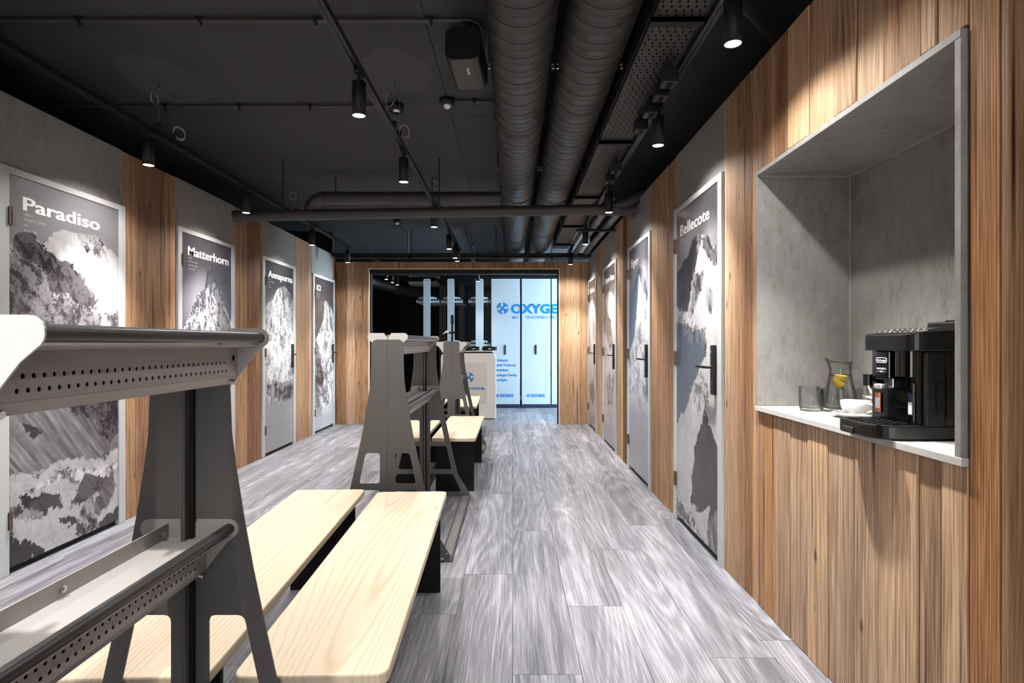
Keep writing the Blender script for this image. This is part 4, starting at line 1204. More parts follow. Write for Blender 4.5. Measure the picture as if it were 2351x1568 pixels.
lamp0 = None
def spotlight(X, Y, label, z=ZTR, lit=True, power=1.0, group='black track spotlights'):
    global lamp0
    if lamp0 is None:
        s = thing('track_spotlight', label, 'spotlight', (X, Y, z), group=group)
        mb = MB(); mb.box(-0.014, 0.014, -0.05, 0.05, -0.034, -0.016); mb.build('track_adapter', M['black'], s, bevel=0.003)
        mb = MB(); mb.cyl((0,0,-0.034), (0,0,-0.062), 0.009, n=12); mb.build('stem', M['black'], s)
        mb = MB()
        R = 0.0335
        mb.lathe([(0.0,-0.060),(R-0.004,-0.060),(R,-0.064),(R,-0.226),(R-0.003,-0.2265),(R-0.003,-0.212),(0.0,-0.212)], n=28)
        mb.build('lamp_body', M['black'], s)
        mb = MB(); mb.lathe([(0.0,-0.2245),(0.012,-0.2250),(R-0.0035,-0.2235)], n=28); mb.build('lamp_lens', M['lens'], s)
        lamp0 = s
    else:
        s = copy_tree(lamp0); s.location = (X, Y, z); s['label'] = label; s['group'] = group
    if lit:
        wall = X < -2 or X > 0.5
        tilt = math.radians(3)*(-1 if X < -2 else 1 if X > 0.5 else 0)
        for nm, w, size, blend in [q for q in (('spot_beam', WALL_W if wall else SPOT_W, 76 if wall else 86, 1.0), ('spot_spill', SPILL_W, 150, 0.6)) if q[0] == 'spot_beam' or 1.5 < Y < 8.3]:
            l = bpy.data.lights.new(nm, 'SPOT'); l.energy = w*power; l.color = SPOT_COL
            l.spot_size = math.radians(size); l.spot_blend = blend; l.shadow_soft_size = 0.022
            o = bpy.data.objects.new(nm, l); COL.objects.link(o)
            o.location = (X, Y, z-0.235)
            if nm == 'spot_beam': o.rotation_euler = (0, -tilt, 0)
    return s
ordn = ['first', 'second', 'third', 'fourth', 'fifth', 'sixth', 'seventh', 'eighth']
for i, y in enumerate((3.515, 4.80, 6.38, 7.76)):
    spotlight(-2.25, y, 'black cylinder spotlight over the left wall, %s from the camera' % ordn[i], z=ZTR-0.01)
for i, y in enumerate((2.775, 3.918, 5.44, 6.71, 7.42, 7.71)):
    spotlight(-0.75, y, 'black cylinder spotlight on the middle track, %s from the camera' % ordn[i], power=1.0 if i < 4 else 0.5)
for i, y in enumerate((2.11, 3.195, 4.83, 6.39, 8.02)):
    spotlight(0.817, y, 'black cylinder spotlight over the right wall, %s from the camera' % ordn[i])
# further lamps of the same tracks, above and behind the camera
for X, nm, ys in ((-2.25, 'left', (2.2, 0.7, -1.0)), (-0.75, 'middle', (1.45, 0.2, -1.2)), (0.817, 'right', (1.74, 0.1, -1.4))):
    for i, y in enumerate(ys):
        spotlight(X, y, 'black spotlight of the %s track outside the picture, %s towards the rear' % (nm, ordn[i]), power=0.25 if y == 1.74 else 2.4 if y == 0.2 else 1.0,
                  group='spotlights above and behind the camera', z=ZTR-0.01 if X < -2 else ZTR)

# ---- conduits and sensors on the ceiling
def ceil_at(px, py, z=ZC):
    Y = (z-EYE)*FPX/(VY-py); return (px-VX)/FPX*Y, Y
def conduit(label, y, x0, x1, clips, r=0.011):
    c = thing('ceiling_conduit', label, 'conduit', ((x0+x1)/2, y, ZC-0.015), group='ceiling conduits')
    MB().cyl((x0, y, ZC-0.016), (x1, y, ZC-0.016), r, n=12).build('conduit_pipe', M['pipe'], c, world=True)
    for x in clips:
        mb = MB(); mb.box(x-0.016, x+0.016, y-0.02, y+0.02, ZC-0.006, ZC); mb.box(x-0.008, x+0.008, y-0.014, y+0.014, ZC-0.030, ZC-0.004)
        mb.cyl((x, y, ZC-0.03), (x, y, ZC-0.042), 0.004, n=6)
        mb.build('conduit_clip', M['black'], c, world=True)
conduit('thin dark conduit across the ceiling nearest the camera, ending at the loudspeaker', 2.90, -4.4, -0.26, [(x-VX)/FPX*2.9 for x in (183, 460, 725, 990)])
conduit('thin dark conduit across the ceiling ending at the round ceiling box', 3.95, -3.9, -0.86, [(x-VX)/FPX*3.95 for x in (380, 550, 712)], r=0.010)
conduit('short dark conduit from the near motion sensor to the duct', 3.87, -0.44, -0.08, [-0.26], r=0.010)
sensors = ((1027, 228, 'white-domed motion sensor on the ceiling beside the spiral ducts'), (912, 505, 'small motion sensor on the ceiling near the portal'))
for px, py, lab in sensors:
    x, y = ceil_at(px, py)
    s = thing('motion_sensor', lab, 'sensor', (x, y, ZC), group='motion sensors')
    mb = MB(); mb.lathe([(0.0,0.0),(0.052,0.0),(0.054,-0.02),(0.050,-0.034),(0.034,-0.042),(0.0,-0.042)], n=28); mb.build('sensor_base', M['black'], s)
    mb = MB(); mb.lathe([(0.026,-0.041),(0.024,-0.053),(0.015,-0.062),(0.0,-0.065)], n=24); mb.build('sensor_dome', M['white_plastic'], s)
x, y = ceil_at(912, 505)
c = thing('ceiling_conduit', 'thin conduit from the far motion sensor towards the portal', 'conduit', (x, 8.0, ZC-0.015), group='ceiling conduits')
mb = MB(); mb.tube([(x, y+0.05, ZC-0.014), (x, 8.44, ZC-0.014), (x, 8.47, ZC-0.03), (x, 8.47, 2.46)], 0.010, 8); mb.build('conduit_pipe', M['pipe'], c, world=True)
c = thing('ceiling_conduit', 'thin conduit on the ceiling running over the portal into the back room', 'conduit', (-0.64, 9.0, ZC-0.015), group='ceiling conduits')
MB().cyl((-0.655, 8.2, ZC-0.016), (-0.70, 10.7, ZC-0.016), 0.014, n=8).build('conduit_pipe', M['pipe'], c, world=True)
for y in (8.5, 9.4): MB().box(-0.69, -0.635, y-0.02, y+0.02, ZC-0.032, ZC).build('conduit_clip', M['black'], c, world=True)
x, y = ceil_at(910, 240)
s = thing('ceiling_box', 'round black ceiling box with a pale blue disc by the middle track', 'junction box', (x, y, ZC))
mb = MB(); mb.lathe([(0.0,0.0),(0.052,0.0),(0.052,-0.05),(0.046,-0.05),(0.044,-0.035),(0.0,-0.035)], n=28); mb.build('box_ring', M['black'], s)
mb = MB(); mb.lathe([(0.0,-0.052),(0.028,-0.052),(0.028,-0.035)], n=24); mb.build('box_disc', M['chrome'], s)

# ---- loudspeaker
sp = thing('loudspeaker', 'black rounded loudspeaker hanging under the ceiling', 'loudspeaker', (-0.25, 2.98, 2.86))
A = Matrix.Translation((-0.252, 2.87, 2.715)) @ Matrix.Rotation(math.radians(-7), 4, 'X') @ Matrix.Rotation(math.radians(-5), 4, 'Z')
out = rrect(-0.091, 0.091, -0.09, 0.09, 0.045, 8)
mb = MB(); mb.prism([(x, z) for x, z in out], 1, 0.0, 0.27); mb.v = [tuple(A @ Vector(p)) for p in mb.v]
mb.build('cabinet', M['black_plastic'], sp, world=True, bevel=0.004)
mb = MB(); mb.prism([(x*0.985, z*0.985) for x, z in out], 1, -0.004, 0.001); mb.v = [tuple(A @ Vector(p)) for p in mb.v]
mb.build('end_cap', M['black'], sp, world=True)
v, f = text_mesh('BOSE', 0.012, 0.055, bold=0.03)
lg = MB().add([tuple(A @ Vector((0.02-0.012+q[1], 0.075+q[0], -0.0912))) for q in v], f)
lg.build('logo_lettering', M['white_ink'], sp, world=True)
mb = MB(); mb.cyl((-0.20, 2.97, 2.79), (-0.20, 2.97, ZC), 0.03, n=16); mb.box(-0.24, -0.16, 2.93, 3.01, ZC-0.012, ZC); mb.build('ceiling_mount', M['black'], sp, world=True)
mb = MB(); mb.tube([(-0.28,2.90,2.845),(-0.22,2.885,2.84),(-0.17,2.89,2.82),(-0.145,2.92,2.77),(-0.15,2.96,2.74),(-0.17,2.98,2.74)], 0.005, 6); mb.build('cable', M['pipe'], sp, world=True)

# ================================================================== COFFEE NICHE CONTENTS
def on_shelf(px, py):
    Y = (EYE-SHELF)*FPX/(py-VY); return (px-VX)/FPX*Y, Y
# ---- coffee machine (front towards the room, -X)
cm = thing('coffee_machine', 'black fully automatic coffee machine on the niche shelf', 'coffee machine', (1.35, 1.775, SHELF))
Y0, Y1 = 1.66, 1.89
def cmp(mb, name, mat, bevel=0, seg=2, parent=None): return mb.build(name, M[mat], parent or cm, world=True, bevel=bevel, seg=seg)
body = cmp(MB().box(1.205, 1.515, Y0+0.0004, Y1-0.0004, SHELF+0.004, 1.1762), 'machine_body', 'black_plastic', 0.008)
# head with a rounded front and a sloping control top
hd = MB()
plan = [(1.515, Y0)] + [(1.515, Y1)] + arc(1.155+0.035, Y1-0.035, 0.035, 90, 180, 6)+ arc(1.155+0.055, Y0+0.055, 0.055, 180, 270, 8)
n = len(plan)
def topz(x): return 1.226 + (min(max(x-1.155, 0), 0.12)/0.12)*0.022
vs = [(x, y, 1.176) for x, y in plan] + [(x, y, topz(x)) for x, y in plan]
fs = [tuple(range(n)), tuple(range(2*n-1, n-1, -1))] + [(i, (i+1) % n, n+(i+1) % n, n+i) for i in range(n)]
head = cmp(hd.add(vs, fs), 'machine_head', 'black_plastic', 0.004)
pan = MB().add([(1.172, Y0+0.035, 1.2305), (1.172, Y1-0.02, 1.2305), (1.262, Y1-0.015, 1.2472), (1.262, Y0+0.015, 1.2472)], [(0,1,2,3)])
panel = cmp(pan, 'control_panel', 'black_gloss')
ic = MB()
for r, (x, z) in enumerate(((1.195, 1.2352), (1.215, 1.2389), (1.236, 1.2428))):
    for k in range(7):
        y = Y0+0.048+k*0.024
        if r == 1 and k in (2, 3, 4): continue
        t = [(x+0.0016*math.cos(a)*(1 if k % 2 else 0.8), y+0.0042*math.sin(a), z+0.0006+0.0006*math.cos(a)) for a in [math.pi/3*q for q in range(6)]]
        ic.add(t, [tuple(range(6))])
cmp(ic, 'control_icons', 'grey_ink', parent=panel)
cmp(MB().box(1.36, 1.51, Y0+0.004, Y1-0.02, 1.2, 1.268), 'bean_lid', 'black_plastic', 0.006)
cmp(MB().box(1.39, 1.46, Y0+0.04, Y1-0.06, 1.268, 1.274), 'lid_grip', 'black', 0.002)
# glossy front with the brewing head
cmp(MB().box(1.190, 1.206, Y0+0.012, Y1-0.004, SHELF+0.035, 1.177), 'front_panel', 'black_gloss', 0.004)
fr = MB(); plan2 = arc(1.205, Y0+0.055, 0.012, 180, 270, 4)
cmp(MB().cyl((1.197, Y0+0.055, 1.10), (1.197, Y0+0.055, 1.176), 0.038, n=28), 'front_bulge', 'black_gloss')
bh = cmp(MB().box(1.160, 1.20, 1.755, 1.820, 1.085, 1.176), 'brew_head', 'black_gloss', 0.004)
def front_text(s, cap, w, y, z, mat, bold=0.01):
    v, f = text_mesh(s, cap, w, bold=bold, align='CENTER')
    return cmp(MB().add(v, f, onto((1.1595, y, z), (0,-1,0))), 'lettering', mat, parent=bh)
front_text("De'Longhi", 0.008, 0.040, 1.788, 1.143, 'white_ink')
ring = curve_mesh([rrect(-0.026, 0.026, -0.0085, 0.0085, 0.008), rrect(-0.0242, 0.0242, -0.0068, 0.0068, 0.0065)], 0.0004)
cmp(MB().add(ring[0], ring[1], onto((1.1594, 1.788, 1.147), (0,-1,0))), 'badge_ring', 'white_ink', parent=bh)
front_text('MAGNIFICA', 0.0062, 0.046, 1.788, 1.1175, 'white_ink')
front_text('EVO', 0.005, 0.014, 1.788, 1.109, 'white_ink', 0.03)
ln = MB(); ln.box(1.1590, 1.1596, 1.768, 1.778, 1.1108, 1.1116); ln.box(1.1590, 1.1596, 1.798, 1.810, 1.1108, 1.1116); cmp(ln, 'badge_line', 'white_ink', parent=bh)
sp_ = MB(); sp_.box(1.163, 1.195, 1.745, 1.785, 1.060, 1.088); s1 = cmp(sp_, 'spout_block', 'black_plastic', 0.004)
cmp(MB().box(1.1605, 1.166, 1.737, 1.757, 1.064, 1.092), 'spout_trim', 'chrome', 0.002)
cmp(MB().box(1.1500, 1.172, 1.778, 1.815, 1.056, 1.072), 'spout_lip', 'silver', 0.004)
kn = MB(); kn.cyl((1.166, 1.868, 1.062), (1.166, 1.868, 1.098), 0.014, n=18); cmp(kn, 'steam_knob', 'black_plastic', 0.003)
cmp(MB().cyl((1.166, 1.868, 1.054), (1.166, 1.868, 1.063), 0.0125, n=18), 'steam_ring', 'chrome')
cmp(MB().cyl((1.17, 1.868, 1.085), (1.2, 1.868, 1.085), 0.011, n=14), 'steam_arm', 'black_plastic')
cmp(MB().box(1.186, 1.191, Y0+0.05, 1.80, SHELF+0.040, 1.06), 'grounds_door', 'black_gloss', 0.002)
cmp(MB().box(1.1858, 1.1905, Y0+0.05, 1.80, 1.0055, 1.0075), 'door_joint', 'void')
cmp(MB().box(1.1855, 1.1862, Y0+0.018, Y0+0.026, SHELF+0.05, 1.08), 'chrome_strip', 'chrome')
# stickers (plain fields)
k1 = cmp(MB().box(1.1850, 1.1862, 1.833, 1.862, 0.978, 1.040), 'sticker', 'cork', 0); cmp(MB().box(1.1842, 1.1850, 1.837, 1.858, 0.990, 1.024), 'sticker_field', 'sticker_white', 0, parent=k1)
k2 = cmp(MB().box(1.1850, 1.1862, 1.684, 1.706, 0.985, 1.052), 'sticker', 'sticker_navy', 0); cmp(MB().box(1.1842, 1.1850, 1.687, 1.703, 0.988, 1.024), 'sticker_field', 'sticker_white', 0, parent=k2)
# drip tray with rounded front
plan = [(1.30, Y0-0.002), (1.30, Y1-0.01)] + arc(1.062+0.045, Y1-0.055, 0.045, 90, 180, 7) + arc(1.062+0.085, Y0+0.083, 0.085, 180, 270, 9)
n = len(plan)
dt = MB(); dt.prism(plan, 2, SHELF+0.002, 0.958)
tr = cmp(dt, 'drip_tray', 'black_plastic', 0.005)
cen = (1.17, 1.77)
inner = [(cen[0]+(x-cen[0])*0.86, cen[1]+(y-cen[1])*0.86) for x, y in plan]
cmp(MB().add([(x, y, 0.9587) for x, y in inner], [tuple(range(n))]), 'drip_grid', 'black_gloss', parent=tr)
sl = MB()
for i in range(6):
    for j in range(6):
        x = 1.085+0.018*i; y = 1.69+0.029*j + (0.014 if i % 2 else 0)
        if y < 1.862: sl.box(x-0.004, x+0.004, y-0.010, y+0.010, 0.9586, 0.9606)
cmp(sl, 'grid_bars', 'black_plastic', parent=tr)
cmp(MB().box(1.058, 1.07, 1.77, 1.83, SHELF+0.004, SHELF+0.024), 'tray_grip', 'void', 0.003, parent=tr)
# side panel: joints, vents, grip recess
sd = MB(); sd.box(1.262, 1.2632, Y0-0.0006, Y0+0.001, SHELF+0.005, 1.2); sd.box(1.2, 1.515, Y0-0.0006, Y0+0.001, 0.9585, 0.9597); cmp(sd, 'panel_joint', 'void')
vn = MB()
for k in range(5): vn.box(1.28+0.014*k, 1.284+0.014*k, Y0-0.0006, Y0+0.001, 1.13, 1.176)
cmp(vn, 'vent_slots', 'void')
tk = MB().box(1.264, 1.50, Y0-0.0035, Y0+0.001, 0.975, 1.118); cmp(tk, 'water_tank', 'black_gloss', 0.003)
pr_ = [(Y, Z) for Y, Z in ()]
gp = curve_mesh([rrect(-0.012, 0.012, -0.05, 0.05, 0.0115)], 0.001)
cmp(MB().add(gp[0], gp[1], onto((1.248, Y0-0.0006, 1.04), (1,0,0))), 'grip_recess', 'void')

# ---- glasses
def tumbler(x, y, label):
    g = thing('water_glass', label, 'glass', (x, y, SHELF), group='water glasses in the niche')
    mb = MB(); mb.lathe([(0.0,0.001),(0.041,0.001),(0.043,0.004),(0.0445,0.095),(0.0435,0.0958),(0.0425,0.095),(0.0405,0.022),(0.038,0.019),(0.0,0.018)], n=36)
    mb.build('glass_wall', M['glass'], g)
    return g
x, y = on_shelf(1862, 943); tumbler(x, y, 'left water glass in front of the jug on the niche shelf')
x, y = on_shelf(1911, 944); tumbler(x, y, 'right water glass, between the jug and the white cup')
x, y = 1.315, 2.52; tumbler(x, y, 'water glass standing behind the other two glasses')

# ---- jug with water and lemon
jx, jy = 1.44, 2.50
jg = thing('water_jug', 'clear glass jug with lemon water in the niche', 'jug', (jx, jy, SHELF))
mb = MB(); outp = [(0.0,0.001),(0.066,0.001),(0.069,0.006),(0.067,0.03),(0.056,0.09),(0.047,0.135),(0.043,0.165),(0.045,0.19),(0.050,0.205)]
inp = [(0.0485,0.205),(0.0435,0.19),(0.0415,0.165),(0.0455,0.135),(0.0545,0.09),(0.0655,0.03),(0.064,0.012),(0.0,0.010)]
mb.lathe(outp + inp, n=40)
# pull the rim up to a spout on the far left side
nv = []
for p in mb.v:
    k = max(0, (p[2]-0.165)/0.04); a = math.atan2(p[1], p[0]); w = max(0, math.cos(a-math.radians(160)))**3
    nv.append((p[0]+k*w*0.012*math.cos(math.radians(160)), p[1]+k*w*0.012*math.sin(math.radians(160)), p[2]+k*w*0.02))
mb.v = nv
mb.build('jug_wall', M['glass'], jg)
mb = MB(); mb.lathe([(0.0,0.0105),(0.0635,0.0125),(0.065,0.03),(0.054,0.09),(0.045,0.135),(0.0437,0.15),(0.0,0.15)], n=40); mb.build('water', M['water'], jg)
mb = MB(); ha = math.radians(-40)
def hp(r, z): return (r*math.cos(ha), r*math.sin(ha), z)
mb.tube([hp(0.043,0.175), hp(0.062,0.180), hp(0.078,0.165), hp(0.082,0.13), hp(0.078,0.085), hp(0.067,0.05), hp(0.062,0.045)], 0.006, 10); mb.build('handle', M['glass'], jg)
def lemon(dx, dy, z, rx, rz, label):
    l = thing('lemon_slice', label, 'lemon slice', (jx+dx, jy+dy, SHELF+z), group='lemon slices in the jug')
    l.rotation_euler = (rx, 0, rz)
    mb = MB(); mb.cyl((0,0,-0.0022), (0,0,0.0022), 0.0235, n=28); mb.build('flesh', M['lemon'], l)
    mb = MB(); mb.lathe([(0.0234,-0.0026),(0.0258,-0.0024),(0.0258,0.0024),(0.0234,0.0026)], n=28); mb.build('rind', M['lemon_rind'], l)
    sg = MB()
    for k in range(8):
        a = 2*math.pi*k/8
        for s in (-1, 1):
            sg.add([(0.003*math.cos(a), 0.003*math.sin(a), s*0.0024), (0.022*math.cos(a+0.03), 0.022*math.sin(a+0.03), s*0.0024), (0.022*math.cos(a-0.03), 0.022*math.sin(a-0.03), s*0.0024)], [(0,1,2)])
    sg.build('membrane', M['sticker_white'], l)
lemon(-0.016, -0.018, 0.118, math.radians(80), math.radians(-20), 'pale lemon slice standing upright against the jug wall')
lemon(0.006, 0.004, 0.143, math.radians(8), 0.4, 'lemon slice floating flat at the water surface')
lemon(0.006, -0.006, 0.126, math.radians(35), 1.2, 'tilted lemon slice at the right of the jug')

# ---- cups and saucers
def saucer(x, y, z, label):
    s = thing('saucer', label, 'saucer', (x, y, z), group='white saucers')
    mb = MB(); mb.lathe([(0.0,0.002),(0.038,0.002),(0.042,0.0),(0.046,0.002),(0.068,0.010),(0.077,0.0155),(0.078,0.017),(0.0765,0.0178),(0.066,0.0135),(0.045,0.006),(0.028,0.0055),(0.0,0.006)], n=40)
    mb.build('saucer_dish', M['porcelain'], s); return s
def cup(x, y, z, label, ha=0.5, r=1.0):
    c = thing('coffee_cup', label, 'cup', (x, y, z), group='white cups')
    mb = MB(); pr = [(0.0,0.002),(0.024,0.002),(0.026,0.0),(0.030,0.004),(0.041,0.014),(0.049,0.032),(0.052,0.058),(0.0508,0.0595),(0.0490,0.058),(0.046,0.033),(0.038,0.018),(0.025,0.010),(0.0,0.009)]
    mb.lathe([(a*r, b) for a, b in pr], n=40); mb.build('cup_bowl', M['porcelain'], c)
    mb = MB(); pts = [((0.047*r+q*0.028)*math.cos(ha), (0.047*r+q*0.028)*math.sin(ha), z_) for q, z_ in ((0.0,0.048),(0.6,0.052),(1.0,0.042),(0.85,0.026),(0.0,0.018))]
    mb.tube(pts, 0.0042, 8); mb.build('cup_handle', M['porcelain'], c); return c
saucer(1.315, 2.19, SHELF, 'white saucer at the shelf edge under the wide cup')
cup(1.32, 2.19, SHELF+0.006, 'wide white cup on the front saucer beside the coffee machine', -1.2)
cup(1.452, 2.20, SHELF, 'white cup at the back of the niche carrying a saucer', 2.4)
saucer(1.452, 2.20, SHELF+0.0600, 'white saucer lying on top of the back cup')
cup(1.455, 2.20, SHELF+0.0665, 'white cup on top of the stacked saucer at the back', 2.2, 0.85)
def spoon(p0, p1, label):
    s = thing('teaspoon', label, 'spoon', p0, group='teaspoons')
    a, b = Vector(p0), Vector(p1); d = (b-a).normalized()
    mb = MB(); mb.tube([a, a+(b-a)*0.5+Vector((0,0,0.002)), b], [0.0024, 0.0018, 0.0016], 8); mb.build('spoon_handle', M['chrome'], s, world=True)
    mb = MB(); mb.lathe([(0.0,0.0),(0.007,0.001),(0.0105,0.004),(0.0095,0.0042),(0.006,0.0022),(0.0,0.0012)], n=18)
    rz = math.atan2(d.y, d.x); mb.v = [tuple(Matrix.Rotation(rz, 3, 'Z') @ Vector((p[0]*1.7, p[1], p[2]))) for p in mb.v]
    mb.v = [(p[0]+b.x+d.x*0.014, p[1]+b.y+d.y*0.014, p[2]+b.z-0.002) for p in mb.v]
    mb.build('spoon_bowl', M['chrome'], s, world=True)
spoon((1.250, 2.205, SHELF+0.0205), (1.335, 2.118, SHELF+0.0175), 'teaspoon on the front saucer')
spoon((1.372, 2.235, SHELF+0.0800), (1.46, 2.135, SHELF+0.0785), 'teaspoon on the upper saucer at the back')

# ================================================================== BACK ROOM
def logo_splines(R):
    """four crossed skis: two bars with flared shovel ends"""
    out = []
    for k in range(4):
        a = math.radians(45+90*k + 8)
        pts = []
        w = 0.155*R
        pts = [(0.0, -w), (0.58*R, -w), (0.64*R, -0.24*R), (0.66*R, -0.48*R), (0.82*R, -0.57*R), (0.95*R, -0.31*R), (1.0*R, 0.0), (0.95*R, 0.31*R), (0.82*R, 0.57*R), (0.66*R, 0.48*R), (0.64*R, 0.24*R), (0.58*R, w), (0.0, w)]
        out.append([(x*math.cos(a)-y*math.sin(a), x*math.sin(a)+y*math.cos(a)) for x, y in pts])
    return out
def logo_mb(R, M4):
    mb = MB()
    for i, s in enumerate(logo_splines(R)):
        v, f = curve_mesh([s], 0.0006); mb.add([(p[0], p[1], p[2]+0.0004*i) for p in v], f, M4)
    return mb
def clip_x(mb, x0, x1, name):
    me = mb.mesh(name, False); bm = bmesh.new(); bm.from_mesh(me)
    for co, no in (((x0,0,0),(-1,0,0)), ((x1,0,0),(1,0,0))):
        g = bm.verts[:] + bm.edges[:] + bm.faces[:]
        bmesh.ops.bisect_plane(bm, geom=g, plane_co=co, plane_no=no, clear_outer=True)
    bm.to_mesh(me); bm.free(); return me

YP = 10.6
def XP(px): return (px-VX)/FPX*YP
def ZP(py): return EYE-(py-VY)*YP/FPX
PANELS = [(XP(1128), XP(1193.5)), (XP(1198), XP(1264)), (XP(1266.5), XP(1332))]
labs = ['tall white sliding ski cabinet with the blue ski logo, leftmost of the row', 'tall white sliding ski cabinet in the middle of the row', 'tall white sliding ski cabinet cut off by the portal edge']
big = MB()
v, f = text_mesh('OXYGENE', (719-696)*YP/FPX*0.92, XP(1320)-XP(1173), bold=0.045)
big.add(v, f, onto((XP(1173), YP-0.0025, ZP(719)), (1,0,0)))
sub = MB()
v, f = text_mesh('SKI  ·  SNOWBOARD', 0.060, XP(1282)-XP(1175.5))
sub.add(v, f, onto((XP(1175.5), YP-0.0025, ZP(732)), (1,0,0)))
lg = logo_mb(0.108, onto((XP(1154.5), YP-0.0028, ZP(708)), (1,0,0)))
for i, (a, b) in enumerate(PANELS):
    c = thing('ski_cabinet', labs[i], 'cabinet', ((a+b)/2, YP, 0), group='white sliding ski cabinets')
    z0, z1 = ZP(928), ZP(640)
    MB().box(a, b, YP, YP+0.02, z0, z1).build('front_panel', M['panel'], c, world=True, bevel=0.002, seg=1)
    MB().box(a+0.02, b-0.02, YP+0.02, YP+0.9, z0+0.02, z1-0.05).build('cabinet_body', M['black'], c, world=True)
    base = MB().box(a-0.01, b+0.01, YP-0.01, YP+0.9, 0.012, z0-0.004).build('base_rail', M['sticker_navy'], c, world=True)
    dots = MB()
    for k in range(6):
        x = a+0.05+k*(b-a-0.1)/5; dots.cyl((x, YP-0.0115, 0.036), (x, YP-0.009, 0.036), 0.012, n=10)
    dots.build('rail_holes', M['void'], base, world=True)
    for k in (0.15, 0.85):
        MB().cyl((a+(b-a)*k, YP+0.05, 0.014), (a+(b-a)*k, YP+0.09, 0.014), 0.014, n=14).build('wheel', M['black'], c, world=True)
    if i < 2:
        hx = XP(1160 if i == 0 else 1230.5)
        v, f = curve_mesh([rrect(-0.012, 0.012, -0.092, 0.092, 0.0115)], 0.012)
        MB().add(v, f, onto((hx, YP-0.004, ZP(803)), (1,0,0))).build('handle', M['black'], c, world=True)
    for src, nm, mt in ((big, 'logo_lettering', 'blue_ink'), (sub, 'tagline_lettering', 'blue_ink')):
        me = clip_x(src, a+0.001, b-0.001, nm)
        if len(me.polygons):
            o = link(nm, me, M[mt], c); o.location = (-(a+b)/2, -YP, 0)
    if i == 0:
        lg.build('logo_emblem', M['blue_ink'], c, world=True)
        for k, s in enumerate(('Ski School.', 'Private Tuitions.', 'Moonbikes.', 'Superluge Derby.', 'Moonlight.')):
            v, f = text_mesh(s, 0.045, bold=0.03); w = max(p[0] for p in v)
            ends = (1167, 1185.5, 1168, 1188, 1166)
            wt = XP(ends[k])-(XP(1129.5))
            v, f = text_mesh(s, 0.045, wt, bold=0.03)
            MB().add(v, f, onto((XP(1129.5), YP-0.0025, ZP((829.5, 840.5, 852, 863.5, 874.5)[k])), (1,0,0))).build('list_lettering', M['blue_ink'], c, world=True)
    sx = (1137.5, 1209, 1280)[i]
    v, f = text_mesh('OXYGENE', 0.052, XP(1180)-XP(1147), bold=0.045)
    MB().add(v, f, onto((XP(sx+9), YP-0.0025, ZP(911)), (1,0,0))).build('small_lettering', M['blue_ink'], c, world=True)
    logo_mb(0.03, onto((XP(sx+3.5), YP-0.0028, ZP(908)), (1,0,0))).build('small_emblem', M['blue_ink'], c, world=True)

# narrow racks with white front posts
for i, (p0, p1, w0, w1) in enumerate(((972, 988, 955, 1008), (1027, 1043, 1012, 1062), (1092, 1110, 1075, 1126))):
    lab = ['white post rack in the back room, left one', 'white post rack in the back room behind the black clamp pole', 'white post rack in the back room, right one beside the cabinets'][i]
    x0, x1 = XP(p0), XP(p1)
    c = thing('post_rack', lab, 'rack', ((x0+x1)/2, YP, 0), group='white post racks')
    z1 = ZP(640)
    poly = [(x0, 0.06)] + [(x1, 0.06)] + arc(x1-0.025, z1-0.025, 0.025, 0, 90, 4) + arc(x0+0.025, z1-0.025, 0.025, 90, 180, 4)
    MB().prism(poly, 1, YP, YP+0.02).build('front_post', M['panel'], c, world=True)
    MB().cyl(((x0+x1)/2, YP-0.002, z1-0.03), ((x0+x1)/2, YP+0.001, z1-0.03), 0.009, n=10).build('post_hole', M['void'], c, world=True)
    for zz, hw in ((ZP(690), (XP(w1)-XP(w0))/2), (ZP(790), 0.2)):
        cx = (XP(w0)+XP(w1))/2
        end = curve_mesh([[(-hw,-0.035),(-hw,0.0),(-hw*0.72,0.062),(-hw*0.4,0.072),(hw*0.4,0.072),(hw*0.72,0.062),(hw,0.0),(hw,-0.035)]]
                         + [[(q*hw+0.021*math.cos(t), 0.015+0.021*math.sin(t)) for t in [math.pi/5*k for k in range(10)]] for q in (-0.8,-0.58,-0.36,0.36,0.58,0.8)], 0.004)
        sh = MB().add(end[0], end[1], onto((cx, YP+0.03, zz), (1,0,0))).build('shelf_end', M['panel'], c, world=True)
        MB().box(cx-hw, cx+hw, YP+0.032, YP+1.0, zz-0.035, zz-0.028).build('shelf_sheet', M['panel'], sh, world=True)
    MB().box((x0+x1)/2-0.03, (x0+x1)/2+0.03, YP+0.02, YP+0.08, 0.0, z1-0.2).build('upright', M['black'], c, world=True)
    MB().box((x0+x1)/2-0.2, (x0+x1)/2+0.2, YP, YP+1.0, 0.01, 0.06).build('base_rail', M['black'], c, world=True)
    MB().box((x0+x1)/2-0.008, (x0+x1)/2+0.008, YP-0.010, YP, ZP(866), ZP(833)).build('handle', M['black'], c, world=True)
# perforated black uprights further back
for i, px in enumerate((1012, 1020, 1056, 1063)):
    X = (px-VX)/FPX*11.75
    c = thing('perforated_upright', 'dark perforated upright in the back room, %s from the left' % ordn[i], 'upright', (X, 11.75, 0), group='perforated uprights')
    MB().box(X-0.03, X+0.03, 11.75, 11.79, 0, 2.4).build('upright_profile', M['steel_dark'], c, world=True)
    mb = MB()
    for k in range(18): mb.box(X-0.006, X+0.006, 11.747, 11.751, 0.9+k*0.07, 0.93+k*0.07)
    mb.build('slot_row', M['void'], c, world=True)

